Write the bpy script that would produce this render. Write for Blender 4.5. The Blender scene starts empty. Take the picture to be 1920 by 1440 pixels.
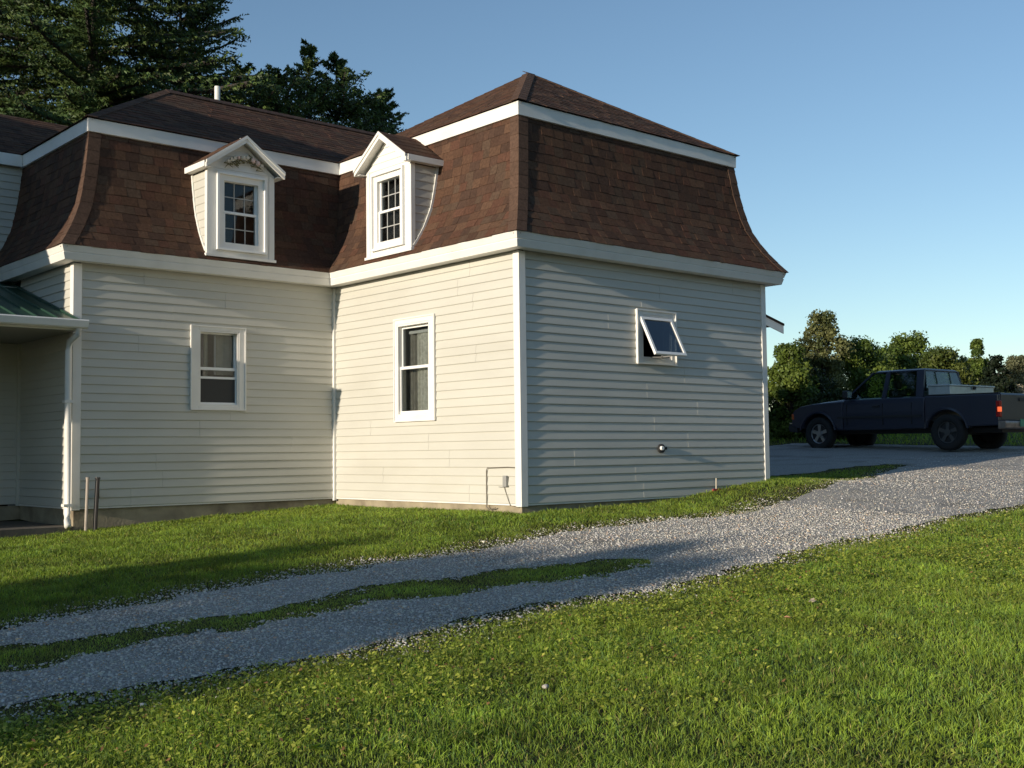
import bpy, bmesh, math, random
import numpy as np
from mathutils import Vector, Matrix
random.seed(7); rng = np.random.default_rng(7)
SC = bpy.context.scene; COL = SC.collection
R = math.radians

# ------------------------------------------------------------ camera
CAM = np.array([-8.5910, -9.5506, 0.5727])
CR = np.array([0.74867168, -0.6628301, -0.01212334])
CU = np.array([-0.03013547, -0.05229517, 0.99817687])
CF = np.array([0.66225566, 0.74694142, 0.05912661])
FPX = 2169.4
cd = bpy.data.cameras.new('camera'); cam = bpy.data.objects.new('camera', cd); COL.objects.link(cam)
cam.matrix_world = Matrix(((CR[0], CU[0], -CF[0], CAM[0]), (CR[1], CU[1], -CF[1], CAM[1]),
                           (CR[2], CU[2], -CF[2], CAM[2]), (0, 0, 0, 1)))
cd.sensor_width = 36; cd.lens = FPX / 1920 * 36; cd.clip_end = 3000; cd.clip_start = 0.05
SC.camera = cam

# ------------------------------------------------------------ world and sun
SUN_EL, SUN_AZ = 11.0, 3.0           # height; degrees the sun stands in front of the -X axis
w = bpy.data.worlds.new('World'); SC.world = w; w.use_nodes = True
wn = w.node_tree; bg = wn.nodes['Background']
sky = wn.nodes.new('ShaderNodeTexSky'); sky.sky_type = 'NISHITA'; sky.sun_disc = False
sky.sun_elevation = R(SUN_EL); sky.sun_rotation = R(-(90 + SUN_AZ))
sky.air_density = 1.0; sky.dust_density = 0.05; sky.ozone_density = 2.3
wn.links.new(sky.outputs[0], bg.inputs[0]); bg.inputs[1].default_value = 0.15
sd = bpy.data.lights.new('sun', 'SUN'); sd.energy = 5.0; sd.angle = R(0.55); sd.color = (1.0, 0.87, 0.70)
sun = bpy.data.objects.new('sun', sd); COL.objects.link(sun)
S = Vector((-math.cos(R(SUN_EL)) * math.cos(R(SUN_AZ)), -math.cos(R(SUN_EL)) * math.sin(R(SUN_AZ)), math.sin(R(SUN_EL))))
sun.rotation_euler = S.to_track_quat('Z', 'Y').to_euler(); sun.location = (-20, -6, 20)
vs = SC.view_settings; vs.view_transform = 'Standard'; vs.look = 'None'; vs.exposure = 0.04; vs.gamma = 1
vs.use_curve_mapping = False

# ------------------------------------------------------------ helpers
class MB:
    def __init__(s): s.v = []; s.f = []; s.c = []
    def add(s, v, f, col=None):
        n = len(s.v); s.v += [tuple(map(float, p)) for p in v]
        s.f += [tuple(i + n for i in q) for q in f]
        if col is not None: s.c += [col] * len(f)
        return s
    def box(s, a, b, m=None, col=None):
        x0, y0, z0 = a; x1, y1, z1 = b
        P = [(x0,y0,z0),(x1,y0,z0),(x1,y1,z0),(x0,y1,z0),(x0,y0,z1),(x1,y0,z1),(x1,y1,z1),(x0,y1,z1)]
        if m: P = [m(*p) for p in P]
        return s.add(P, [(3,2,1,0),(4,5,6,7),(0,1,5,4),(1,2,6,5),(2,3,7,6),(3,0,4,7)], col)
    def loft(s, rings, cap=True, col=None):
        n = len(rings[0]); v = [p for r in rings for p in r]; f = []
        for k in range(len(rings) - 1):
            for i in range(n):
                j = (i + 1) % n; f.append((k*n+i, k*n+j, (k+1)*n+j, (k+1)*n+i))
        if cap: f += [tuple(range(n))[::-1], tuple((len(rings)-1)*n + i for i in range(n))]
        return s.add(v, f, col)
    def tube(s, path, rad, n=8, col=None, cap=True):
        P = [Vector(p) for p in path]; rings = []
        if not isinstance(rad, (list, tuple)): rad = [rad] * len(P)
        for i, p in enumerate(P):
            d = (P[min(i+1, len(P)-1)] - P[max(i-1, 0)]).normalized()
            a = Vector((0,0,1)) if abs(d.z) < .9 else Vector((1,0,0))
            u = d.cross(a).normalized(); v = d.cross(u)
            rings.append([p + (u*math.cos(t) + v*math.sin(t))*rad[i] for t in (2*math.pi*k/n for k in range(n))])
        return s.loft(rings, cap, col)
    def disc(s, c, ax, r, h, n=20, col=None):
        c = Vector(c); ax = Vector(ax).normalized(); return s.tube([c, c + ax*h], r, n, col)
    def build(s, name, mat, parent=None, smooth=False, bevel=0, flip=False):
        me = bpy.data.meshes.new(name)
        f = [tuple(reversed(q)) for q in s.f] if flip else s.f
        me.from_pydata(s.v, [], f); me.validate()
        if len(f) < 1500 and len(f) > 4:
            bm = bmesh.new(); bm.from_mesh(me); bmesh.ops.recalc_face_normals(bm, faces=bm.faces); bm.to_mesh(me); bm.free()
        if s.c and len(s.c) == len(me.polygons):
            at = me.color_attributes.new('tint', 'FLOAT_COLOR', 'CORNER')
            ar = np.repeat(np.array([tuple(c) + (1,) for c in s.c], float), [p.loop_total for p in me.polygons], axis=0)
            at.data.foreach_set('color', ar.ravel())
        me.materials.append(mat)
        if smooth: me.polygons.foreach_set('use_smooth', [True] * len(me.polygons))
        o = bpy.data.objects.new(name, me); COL.objects.link(o); o.parent = parent
        if bevel:
            b = o.modifiers.new('bevel', 'BEVEL'); b.width = bevel; b.segments = 2; b.limit_method = 'ANGLE'; b.angle_limit = R(35)
        return o

def fastmesh(name, V, F, mat, tint=None, parent=None, smooth=False):
    """V (n,3), F (m,k) arrays of one polygon size; tint (m,3) per face"""
    me = bpy.data.meshes.new(name); V = np.asarray(V, np.float32); F = np.asarray(F, np.int32); m, k = F.shape
    me.vertices.add(len(V)); me.vertices.foreach_set('co', V.ravel())
    me.loops.add(m*k); me.loops.foreach_set('vertex_index', F.ravel())
    me.polygons.add(m); me.polygons.foreach_set('loop_start', np.arange(0, m*k, k, dtype=np.int32))
    try: me.polygons.foreach_set('loop_total', np.full(m, k, np.int32))
    except Exception: pass
    me.update(calc_edges=True)
    if tint is not None:
        at = me.color_attributes.new('tint', 'FLOAT_COLOR', 'CORNER')
        c = np.concatenate([np.repeat(np.asarray(tint, np.float32), k, axis=0), np.ones((m*k, 1), np.float32)], 1)
        at.data.foreach_set('color', c.ravel())
    if smooth: me.polygons.foreach_set('use_smooth', [True]*m)
    me.materials.append(mat)
    o = bpy.data.objects.new(name, me); COL.objects.link(o); o.parent = parent
    return o

def tag(o, label=None, cat=None, group=None, kind=None):
    if label: o['label'] = label
    if cat: o['category'] = cat
    if group: o['group'] = group
    if kind: o['kind'] = kind
    return o
def empty(name, loc=(0,0,0), rot=(0,0,0)):
    o = bpy.data.objects.new(name, None); COL.objects.link(o); o.location = loc; o.rotation_euler = rot
    o.empty_display_size = .2; return o

# ------------------------------------------------------------ materials
def mat(name, col, rough=.6, metal=0, spec=.5, var=0, vscale=3, bump=0, bscale=40, bdist=.01, stretch=None, attr=False, dark=None, dscale=1.2, dfac=.5):
    m = bpy.data.materials.new(name); m.use_nodes = True; n = m.node_tree; L = n.links
    p = n.nodes['Principled BSDF']; p.inputs['Roughness'].default_value = rough; p.inputs['Metallic'].default_value = metal
    p.inputs['Specular IOR Level'].default_value = spec
    tc = n.nodes.new('ShaderNodeTexCoord'); mp = n.nodes.new('ShaderNodeMapping'); L.new(tc.outputs['Object'], mp.inputs[0])
    if stretch: mp.inputs['Scale'].default_value = stretch
    src = None
    if attr:
        a = n.nodes.new('ShaderNodeAttribute'); a.attribute_name = 'tint'; src = a.outputs['Color']
    else:
        c = n.nodes.new('ShaderNodeRGB'); c.outputs[0].default_value = (*col, 1); src = c.outputs[0]
    def mixn(fac, A, B, typ='MIX'):
        x = n.nodes.new('ShaderNodeMix'); x.data_type = 'RGBA'; x.blend_type = typ
        if isinstance(fac, (int, float)): x.inputs[0].default_value = fac
        else: L.new(fac, x.inputs[0])
        L.new(A, x.inputs[6])
        if isinstance(B, tuple): x.inputs[7].default_value = (*B, 1)
        else: L.new(B, x.inputs[7])
        return x.outputs[2]
    def noise(scale, det=5):
        t = n.nodes.new('ShaderNodeTexNoise'); t.inputs['Scale'].default_value = scale; t.inputs['Detail'].default_value = det
        L.new(mp.outputs[0], t.inputs[0]); return t.outputs[0]
    if var:
        r = n.nodes.new('ShaderNodeMapRange'); L.new(noise(vscale), r.inputs[0])
        r.inputs[1].default_value = .3; r.inputs[2].default_value = .7; r.inputs[3].default_value = 1 - var; r.inputs[4].default_value = 1 + var
        v = n.nodes.new('ShaderNodeVectorMath'); v.operation = 'SCALE'; L.new(src, v.inputs[0]); L.new(r.outputs[0], v.inputs['Scale']); src = v.outputs[0]
    if dark:
        r = n.nodes.new('ShaderNodeMapRange'); L.new(noise(dscale, 7), r.inputs[0])
        r.inputs[1].default_value = .52; r.inputs[2].default_value = .72; r.inputs[3].default_value = 0; r.inputs[4].default_value = dfac
        src = mixn(r.outputs[0], src, dark)
    L.new(src, p.inputs['Base Color'])
    if bump:
        b = n.nodes.new('ShaderNodeBump'); b.inputs['Strength'].default_value = bump; b.inputs['Distance'].default_value = bdist
        L.new(noise(bscale, 4), b.inputs['Height']); L.new(b.outputs[0], p.inputs['Normal'])
    return m

def leafmat(name, trans=.35, rough=.55, spec=.3, gain=1.0):
    m = bpy.data.materials.new(name); m.use_nodes = True; n = m.node_tree; L = n.links
    p = n.nodes['Principled BSDF']; p.inputs['Roughness'].default_value = rough; p.inputs['Specular IOR Level'].default_value = spec
    a = n.nodes.new('ShaderNodeAttribute'); a.attribute_name = 'tint'
    v = n.nodes.new('ShaderNodeVectorMath'); v.operation = 'SCALE'; v.inputs['Scale'].default_value = gain
    L.new(a.outputs['Color'], v.inputs[0]); L.new(v.outputs[0], p.inputs['Base Color'])
    t = n.nodes.new('ShaderNodeBsdfTranslucent'); 
    g = n.nodes.new('ShaderNodeVectorMath'); g.operation = 'MULTIPLY'; g.inputs[1].default_value = (1.15, 1.25, .6); L.new(v.outputs[0], g.inputs[0]); L.new(g.outputs[0], t.inputs[0])
    x = n.nodes.new('ShaderNodeMixShader'); x.inputs[0].default_value = trans
    L.new(p.outputs[0], x.inputs[1]); L.new(t.outputs[0], x.inputs[2]); L.new(x.outputs[0], n.nodes['Material Output'].inputs[0])
    return m

def glassmat(name, tint=(.6,.65,.65), refl=.12, ior=1.5):
    m = bpy.data.materials.new(name); m.use_nodes = True; n = m.node_tree; L = n.links
    n.nodes.remove(n.nodes['Principled BSDF'])
    t = n.nodes.new('ShaderNodeBsdfTransparent'); t.inputs[0].default_value = (*tint, 1)
    g = n.nodes.new('ShaderNodeBsdfGlossy'); g.inputs['Roughness'].default_value = .03
    lw = n.nodes.new('ShaderNodeLayerWeight'); lw.inputs['Blend'].default_value = .5
    pw = n.nodes.new('ShaderNodeMath'); pw.operation = 'POWER'; pw.inputs[1].default_value = 5; L.new(lw.outputs['Facing'], pw.inputs[0])
    a = n.nodes.new('ShaderNodeMath'); a.operation = 'MULTIPLY_ADD'; a.inputs[1].default_value = .93; a.inputs[2].default_value = .04 + refl; a.use_clamp = True; L.new(pw.outputs[0], a.inputs[0])
    x = n.nodes.new('ShaderNodeMixShader'); L.new(a.outputs[0], x.inputs[0]); L.new(t.outputs[0], x.inputs[1]); L.new(g.outputs[0], x.inputs[2])
    L.new(x.outputs[0], n.nodes['Material Output'].inputs[0]); return m

M_SIDING = mat('vinyl_siding', (.572,.560,.498), .42, spec=.35, var=.045, vscale=1.3, stretch=(.6,.6,2.2), bump=.55, bscale=1.7, bdist=.012, dark=(.45,.43,.36), dscale=.9, dfac=.3)
M_TRIM = mat('white_trim', (.82,.80,.75), .45, spec=.4, var=.04, vscale=4, bump=.15, bscale=9, bdist=.004, dark=(.6,.57,.5), dscale=2.4, dfac=.22)
M_WIN = mat('window_vinyl', (.86,.86,.84), .35, spec=.5)
M_SHINGLE = mat('asphalt_shingle', (.1,.06,.04), .95, spec=.15, attr=True, var=.22, vscale=34, bump=.7, bscale=240, bdist=.004)
M_UNDER = mat('roof_underlay', (.045,.028,.022), .95, spec=.1)
M_CONC = mat('foundation_concrete', (.34,.29,.20), .9, var=.2, vscale=5, bump=.5, bscale=30, bdist=.01, dark=(.13,.10,.07), dscale=3, dfac=.7)
M_DARK = mat('dark_interior', (.02,.019,.018), .9)
M_ROOM = mat('room_wall', (.25,.23,.2), .9)
M_CURT = mat('curtain_cloth', (.80,.76,.62), .9, var=.1, vscale=8)
M_LACE = mat('lace_curtain', (.80,.78,.70), .9, var=.25, vscale=25)
M_GLASS = glassmat('window_glass', (.7,.72,.72), .0)
M_SCREEN = mat('insect_screen', (.035,.036,.036), .7)
M_GREEN = mat('green_metal_roof', (.03,.075,.05), .35, metal=.3, var=.1, vscale=3)
M_GREYB = mat('grey_plastic', (.3,.3,.29), .5)
M_BLACK = mat('black_rubber', (.02,.02,.02), .8)
M_SOIL = mat('ground_soil', (.056,.056,.024), .95, spec=.1, var=.35, vscale=2.2, bump=.9, bscale=25, bdist=.03, dark=(.06,.045,.028), dscale=1.1, dfac=.6)
M_GRAVEL = mat('gravel_bed', (.39,.37,.335), .95, spec=.15, var=.5, vscale=75, bump=1, bscale=90, bdist=.02, dark=(.17,.155,.13), dscale=1.3, dfac=.6)
M_STONE = mat('gravel_stone', (.3,.3,.3), .85, spec=.25, attr=True)
M_GRASS = leafmat('grass_blade', .35, gain=2.05)
M_LEAF = leafmat('tree_leaf', .25)
M_NEEDLE = leafmat('conifer_needle', .12)
M_BARK = mat('tree_bark', (.05,.04,.032), .95, var=.3, vscale=12, bump=.8, bscale=14, bdist=.02, stretch=(2,2,.5))

# ------------------------------------------------------------ noise + terrain
def vnoise(x, y, s, seed=0):
    x = np.asarray(x, float)*s; y = np.asarray(y, float)*s
    xi = np.floor(x); yi = np.floor(y); fx = x - xi; fy = y - yi
    def h(a, b):
        n = np.sin(a*127.1 + b*311.7 + seed*74.7)*43758.5453; return n - np.floor(n)
    fx = fx*fx*(3-2*fx); fy = fy*fy*(3-2*fy)
    return (h(xi,yi)*(1-fx) + h(xi+1,yi)*fx)*(1-fy) + (h(xi,yi+1)*(1-fx) + h(xi+1,yi+1)*fx)*fy
def fbm(x, y, s, seed=0, o=3):
    r = 0; a = 1; t = 0
    for k in range(o): r = r + a*vnoise(x, y, s*2**k, seed+k); t += a; a *= .5
    return r/t
BUMPS = [(0,-.1,.08,1.3),(4.6,-.1,.14,1.1),(3.3,-.1,.02,.8),(-3.5,3.7,-.04,1.2),(0,3.7,-.02,1),(-2.2,1.2,.03,1.3),(1.9,-.1,.0,.8)]
def gz(x, y):
    x = np.asarray(x, float); y = np.asarray(y, float)
    d = np.hypot(x - 2, y); k = np.clip(d/60, 0, 1); 
    xx = np.clip(x, -40, 26); yy = np.clip(y, -30, 20)
    z = -.1935 + .04327*xx + .03075*yy
    for bx, by, h, s in BUMPS: z = z + h*np.exp(-((x-bx)**2 + (y-by)**2)/(2*s*s))
    z = z + .03*(fbm(x, y, .5, 3) - .5)*np.clip((np.hypot(x-0, y-1)-2)/3, 0, 1)
    return z
def g1(x, y): return float(gz(x, y))

def drive(x, y):
    """> 0 where gravel lies"""
    x = np.asarray(x, float); y = np.asarray(y, float)
    n1 = (fbm(x, y, 1.3, 11, 4) - .5)*.55 + (vnoise(x, y, 9, 5)-.5)*.16
    yn = np.interp(x, [-30,-14,-6.8,-5.4,-4.5,-3.6,-2.4,0,2.7,4.7,12,30], [-4.4,-4.1,-3.95,-3.88,-3.93,-3.85,-4.0,-3.72,-3.43,-3.41,-3.2,-3.0])
    yf = np.interp(x, [-30,-14,-6.1,-4.9,-3.5,-1.7,-.3,1.25,4.2,7.8,9.9,10.2,15.6,16.2,40], [-2,-1.8,-1.7,-1.60,-1.46,-1.45,-1.46,-1.55,-.98,.20,.95,7.2,7.2,1.6,2.0])
    g = np.minimum(y - yn, yf - y)
    g2 = np.minimum(np.minimum(y - 1.45, 7.2 - y), np.minimum(x - 4.75, 15.6 - x))
    g = np.maximum(g, g2)
    cx = -.5*(np.clip(x, -12, -1)*0) - 2.80 + .06*np.sin(x*1.1)
    hw = np.interp(x, [-14,-8,-6.2,-5.1,-4.7,-4.4,-3.7,-2.8,-1.6,-.9], [.42,.42,.40,.42,.08,.2,.36,.34,.26,-.05])
    hw = hw*(-.05 + 1.75*fbm(x, y, 1.2, 91)) 
    med = hw - np.abs(y - cx - .25*(vnoise(x, x*0, .8, 17) - .5))
    g = np.where(x < -.5, np.minimum(g, -med + .02), g)
    return g + n1

# ground sheet
def axis(a, b, st, far):
    m = list(np.arange(a, b + 1e-6, st)); k = st; p = b
    while p < far: k *= 1.35; p += k; m.append(p)
    k = st; p = a; l = []
    while p > -far: k *= 1.35; p -= k; l.append(p)
    return np.array(l[::-1] + m)
gx = axis(-12, 18, .12, 900); gy = axis(-10, 8, .12, 900)
X, Y = np.meshgrid(gx, gy, indexing='ij'); Z = gz(X, Y)
far = np.clip((np.hypot(X, Y) - 60)/400, 0, 1); Z = Z - far*3
nx, ny = X.shape
I = np.arange(nx*ny).reshape(nx, ny)
F = np.stack([I[:-1,:-1], I[1:,:-1], I[1:,1:], I[:-1,1:]], -1).reshape(-1, 4)
o = fastmesh('ground', np.stack([X, Y, Z], -1).reshape(-1, 3), F, M_SOIL, smooth=True)
tag(o, kind='structure', label='grassy ground sloping up past the house')

# gravel sheet with contour clipping
def contour_sheet():
    st = .11; xs = np.arange(-13, 34, st); ys = np.arange(-5.2, 7.8, st)
    XX, YY = np.meshgrid(xs, ys, indexing='ij'); D = drive(XX, YY)
    V = []; idx = {}; Fs = []
    def vid(p):
        k = (round(p[0], 4), round(p[1], 4))
        if k not in idx: idx[k] = len(V); V.append(p)
        return idx[k]
    n, m = D.shape
    for i in range(n-1):
        for j in range(m-1):
            c = [(i,j),(i+1,j),(i+1,j+1),(i,j+1)]; d = [D[a] for a in c]
            if max(d) <= 0: continue
            if min(d) > 0: Fs.append([vid((xs[a], ys[b])) for a, b in c]); continue
            pol = []
            for k in range(4):
                a, b = c[k], c[(k+1) % 4]; da, db = d[k], d[(k+1) % 4]
                pa = (xs[a[0]], ys[a[1]]); pb = (xs[b[0]], ys[b[1]])
                if da > 0: pol.append(pa)
                if (da > 0) != (db > 0):
                    t = da/(da - db); pol.append((pa[0]+(pb[0]-pa[0])*t, pa[1]+(pb[1]-pa[1])*t))
            if len(pol) >= 3:
                q = [vid(p) for p in pol]
                q2 = [q[k] for k in range(len(q)) if q[k] != q[k-1]]
                if len(q2) >= 3: Fs.append(q2)
    A = np.array(V); z = gz(A[:,0], A[:,1]) + .007
    b = MB(); b.v = [(p[0], p[1], zz) for p, zz in zip(V, z)]; b.f = [tuple(q) for q in Fs]
    return b.build('driveway', M_GRAVEL, smooth=True)
tag(contour_sheet(), kind='structure', label='grey gravel driveway with a weedy strip between its wheel tracks')

def inframe(x, y, z, m=160):
    V = np.stack([x, y, z], -1) - CAM; d = V @ CF
    u = 960 + FPX*(V @ CR)/np.maximum(d, .1); v = 720 - FPX*(V @ CU)/np.maximum(d, .1)
    return (d > .5) & (u > -m) & (u < 1920+m) & (v < 1440+m) & (v > 700), d

def house_mask(x, y):
    return ((x > -.02) & (x < 4.56) & (y > -.02) & (y < 9)) | ((x > -3.58) & (y > 3.72) & (x < 4.6)) | ((x < -3.5) & (y > 3.66) & (x > -12))

# stones
def stones():
    xs = []; 
    for (x0, x1, y0, y1, dens) in ((-11, -2, -4.6, -1, 3000), (-2, 3, -4.4, -.9, 1500), (3, 9.5, -4.2, .8, 500), (9.5, 15, -4, 2, 120)):
        n = int((x1-x0)*(y1-y0)*dens); xs.append(np.stack([rng.uniform(x0, x1, n), rng.uniform(y0, y1, n)], -1))
    P = np.concatenate(xs); d = drive(P[:,0], P[:,1])
    inm = (P[:,0] < 0) & (np.abs(P[:,1] + 2.8) < .55)
    P = P[(d > .02 - np.where(inm, .16, .5)*rng.random(len(P))**2.5) & ~house_mask(P[:,0], P[:,1])]
    z = gz(P[:,0], P[:,1]); ok, dist = inframe(P[:,0], P[:,1], z, 60); P = P[ok]; z = z[ok]; n = len(P)
    cube = np.array([(-1,-1,-1),(1,-1,-1),(1,1,-1),(-1,1,-1),(-1,-1,1),(1,-1,1),(1,1,1),(-1,1,1)], float)*.58
    fc = np.array([(4,5,6,7),(0,1,5,4),(1,2,6,5),(2,3,7,6),(3,0,4,7)])
    V = cube[None]*rng.uniform(.6, 1.25, (n, 8, 1)); V = V + rng.normal(0, .13, V.shape)
    s = rng.gamma(2.2, .0015, n) + .0025; s = np.minimum(s, .018); V = V*s[:,None,None]*np.array([1.2, 1, .7])
    a = rng.uniform(0, 6.28, n); c, si = np.cos(a)[:,None], np.sin(a)[:,None]
    V = np.stack([V[...,0]*c - V[...,1]*si, V[...,0]*si + V[...,1]*c, V[...,2]], -1)
    V += np.stack([P[:,0], P[:,1], z + .008 + s*.12], -1)[:,None]
    Fi = (fc[None] + (np.arange(n)*8)[:,None,None]).reshape(-1, 4)
    g = rng.uniform(.36, .72, n); t = np.stack([g*rng.uniform(1.0,1.09,n), g, g*rng.uniform(.82,.98,n)], -1)
    br = rng.random(n) < .08; t[br] *= np.array([1.05,.78,.58])
    o = fastmesh('gravel', V.reshape(-1, 3), Fi, M_STONE, np.repeat(t, 5, axis=0))
    tag(o, 'loose grey crushed stone lying on the driveway', 'gravel', kind='stuff')
stones()

def blades(name, P, h, wd, col, lean=.35, two=True, label='', cat='grass'):
    n = len(P); a = rng.uniform(0, 6.28, n); d = np.stack([np.cos(a), np.sin(a), 0*a], -1); b = rng.uniform(0, 6.28, n)
    l = np.stack([np.cos(b), np.sin(b), 0*b], -1)*(np.abs(rng.normal(0, lean, n))*h)[:,None]
    P = P - np.array([0,0,.004]); up = np.array([0,0,1.])*h[:,None]
    if two:
        V = np.stack([P - d*wd[:,None], P + d*wd[:,None], P + d*wd[:,None]*.8 + up*.55 + l*.35, P - d*wd[:,None]*.8 + up*.55 + l*.35, P + up*.95 + l, ], 1)
        i = np.arange(n)[:,None]*5
        F = np.concatenate([i + np.array([[0,1,2]]), i + np.array([[0,2,3]]), i + np.array([[3,2,4]])], 0)
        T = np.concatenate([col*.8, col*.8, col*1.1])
    else:
        V = np.stack([P - d*wd[:,None], P + d*wd[:,None], P + up + l], 1); i = np.arange(n)[:,None]*3
        F = i + np.array([[0,1,2]]); T = col
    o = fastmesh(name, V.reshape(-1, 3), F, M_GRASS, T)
    return tag(o, label, cat, kind='stuff')

def grasscol(x, y, n):
    k = fbm(x, y, 1.1, 21)[:,None]; f = fbm(x, y, 4.5, 31)[:,None]; r = rng.random((n, 1))
    A = np.array([.105,.165,.020]); B = np.array([.165,.205,.026]); Cc = np.array([.24,.21,.07])
    c = A*(1-k) + B*k; c = c*(.45 + 1.1*f)*(.6 + .8*r); bl = rng.random(n) < .18; c[bl] *= np.array([.72, .85, 1.9])
    dry = rng.random(n) < .045; c[dry] = Cc*(.6 + .6*r[dry])
    return c
def scatter(y0, y1, x0, x1, dens_fn, mfun):
    N = int((x1-x0)*(y1-y0)*dens_fn[0]); x = rng.uniform(x0, x1, N); y = rng.uniform(y0, y1, N); z = gz(x, y)
    ok, d = inframe(x, y, z, 480); ok2, d = inframe(x, y, z, 110); ok = ok & (ok2 | (rng.random(len(x)) < .4))
    keep = ok & ~house_mask(x, y) & mfun(x, y) & (rng.random(N) < np.interp(d, dens_fn[1], dens_fn[2]))
    return x[keep], y[keep], z[keep], d[keep]
def lawn(name, y0, y1, x0, x1, dens, label, hscale=1.0, cs=1.0):
    def mf(x, y):
        D = drive(x, y); return D < .06 - .55*rng.random(len(x))**1.7*np.where((y > -3.4) & (y < -2.2) & (x < 0), .2, 1)
    x, y, z, d = scatter(y0, y1, x0, x1, dens, mf); n = len(x)
    D = drive(x, y); edge = np.clip(-D/.55, .25, 1)
    h = (.015 + .042*fbm(x, y, 2.6, 41)**1.3 + .020*rng.random(n)**2)*edge**.5*hscale
    tall = rng.random(n) < .012; h[tall] *= 1.7
    wd = np.maximum(.0019, .00028*d)*rng.uniform(.7, 1.3, n)
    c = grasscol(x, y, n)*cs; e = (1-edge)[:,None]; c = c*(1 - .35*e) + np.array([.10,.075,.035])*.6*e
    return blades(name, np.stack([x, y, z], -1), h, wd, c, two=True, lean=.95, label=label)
DN = (7000, [5, 7.5, 10, 13, 18, 30], [1, .85, .5, .26, .12, .04])
lawn('lawn_grass', -9.5, -3.3, -8, 16, DN, 'sunlit mown grass in the foreground below the driveway')
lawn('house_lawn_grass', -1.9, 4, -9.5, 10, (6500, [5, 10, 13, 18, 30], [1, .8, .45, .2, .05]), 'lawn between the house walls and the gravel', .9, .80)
lawn('weed_grass', -3.4, -1.9, -9.5, 0, (6500, [5, 30], [1, .6]), 'low weedy grass growing between the wheel tracks', .8, 1.15)
lawn('far_grass', -4, 30, 14, 45, (85, [10, 60], [1, .9]), 'grass beyond the pickup and under the bushes', 2.2)

# broad low leaves (clover, plantain) mostly along the near side of the gravel
def broad():
    N = 230000; x = rng.uniform(-8, 12, N); y = rng.uniform(-9, -3.6, N); z = gz(x, y)
    ok, d = inframe(x, y, z, 60); D = drive(x, y)
    band = np.exp(-((y + 4.9 + .06*x)/.75)**2) + .30*(fbm(x, y, .9, 55) > .56)
    keep = ok & (D < -.12) & (rng.random(N) < band*np.interp(d, [5, 9, 14, 20], [1, .8, .35, .15])*(.25 + 1.3*(fbm(x, y, 2.5, 61) > .45)))
    x, y, z, d = x[keep], y[keep], z[keep], d[keep]; n = len(x)
    s = rng.uniform(.005, .013, n)*np.interp(d, [5, 14], [1, 1.3]); a = rng.uniform(0, 6.28, n); tl = rng.uniform(-.7, .7, n); tl2 = rng.uniform(-.7, .7, n)
    u = np.stack([np.cos(a), np.sin(a), tl], -1)*s[:,None]; v = np.stack([-np.sin(a), np.cos(a), tl2], -1)*s[:,None]*.7
    P = np.stack([x, y, z + rng.uniform(.018, .055, n)], -1)
    V = np.stack([P - u, P + v*.9 - u*.2, P + u, P - v*.9 - u*.2], 1); F = np.arange(n*4).reshape(n, 4)
    r = rng.random((n, 1)); c = (np.array([.12,.17,.022])*(1-r) + np.array([.27,.27,.05])*r)*rng.uniform(.6, 1.25, (n, 1))
    b = rng.random(n) < .05; c[b] = np.array([.17,.09,.04])
    o = fastmesh('clover_leaves', V.reshape(-1, 3), F, M_GRASS, c)
    tag(o, 'yellowish broad-leaved weeds along the near edge of the gravel', 'weeds', kind='stuff')
broad()
def rosettes():
    N = 5200; x = rng.uniform(-8, 13, N); y = rng.uniform(-9, -3.7, N); z = gz(x, y); ok, d = inframe(x, y, z, 60)
    band = np.exp(-((y + 4.9 + .06*x)/.8)**2) + .42*(fbm(x, y, 1.3, 77) > .52)
    keep = ok & (drive(x, y) < -.2) & (rng.random(N) < band); x, y, z = x[keep], y[keep], z[keep]; n = len(x); m = 7
    a = rng.uniform(0, 6.28, (n, 1)) + np.arange(m)[None]*2*math.pi/m + rng.normal(0, .25, (n, m)); L = rng.uniform(.018, .042, (n, 1))*rng.uniform(.7, 1.2, (n, m)); el = rng.uniform(.25, 1.0, (n, m))
    c = np.stack([np.cos(a), np.sin(a), 0*a], -1); s = np.stack([-np.sin(a), np.cos(a), 0*a], -1)*(L*.26)[...,None]; P = np.stack([x, y, z + .018], -1)[:,None]
    up = np.array([0, 0, 1.])
    mid = P + c*(L*.5)[...,None] + up*(L*.5*el)[...,None]; tip = P + c*L[...,None] + up*(L*.6*el)[...,None]
    V = np.stack([P + 0*c, mid - s, tip, mid + s], 2).reshape(-1, 3); F = np.arange(n*m*4).reshape(-1, 4)
    r = np.repeat(rng.random((n, 1)), m, 0); cc = (np.array([.11,.16,.022])*(1-r) + np.array([.24,.26,.05])*r)*rng.uniform(.7, 1.2, (n*m, 1))
    o = fastmesh('weed_rosettes', V, F, M_GRASS, cc); tag(o, 'small leafy weed rosettes scattered through the foreground lawn', 'weeds', kind='stuff')
rosettes()
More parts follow.
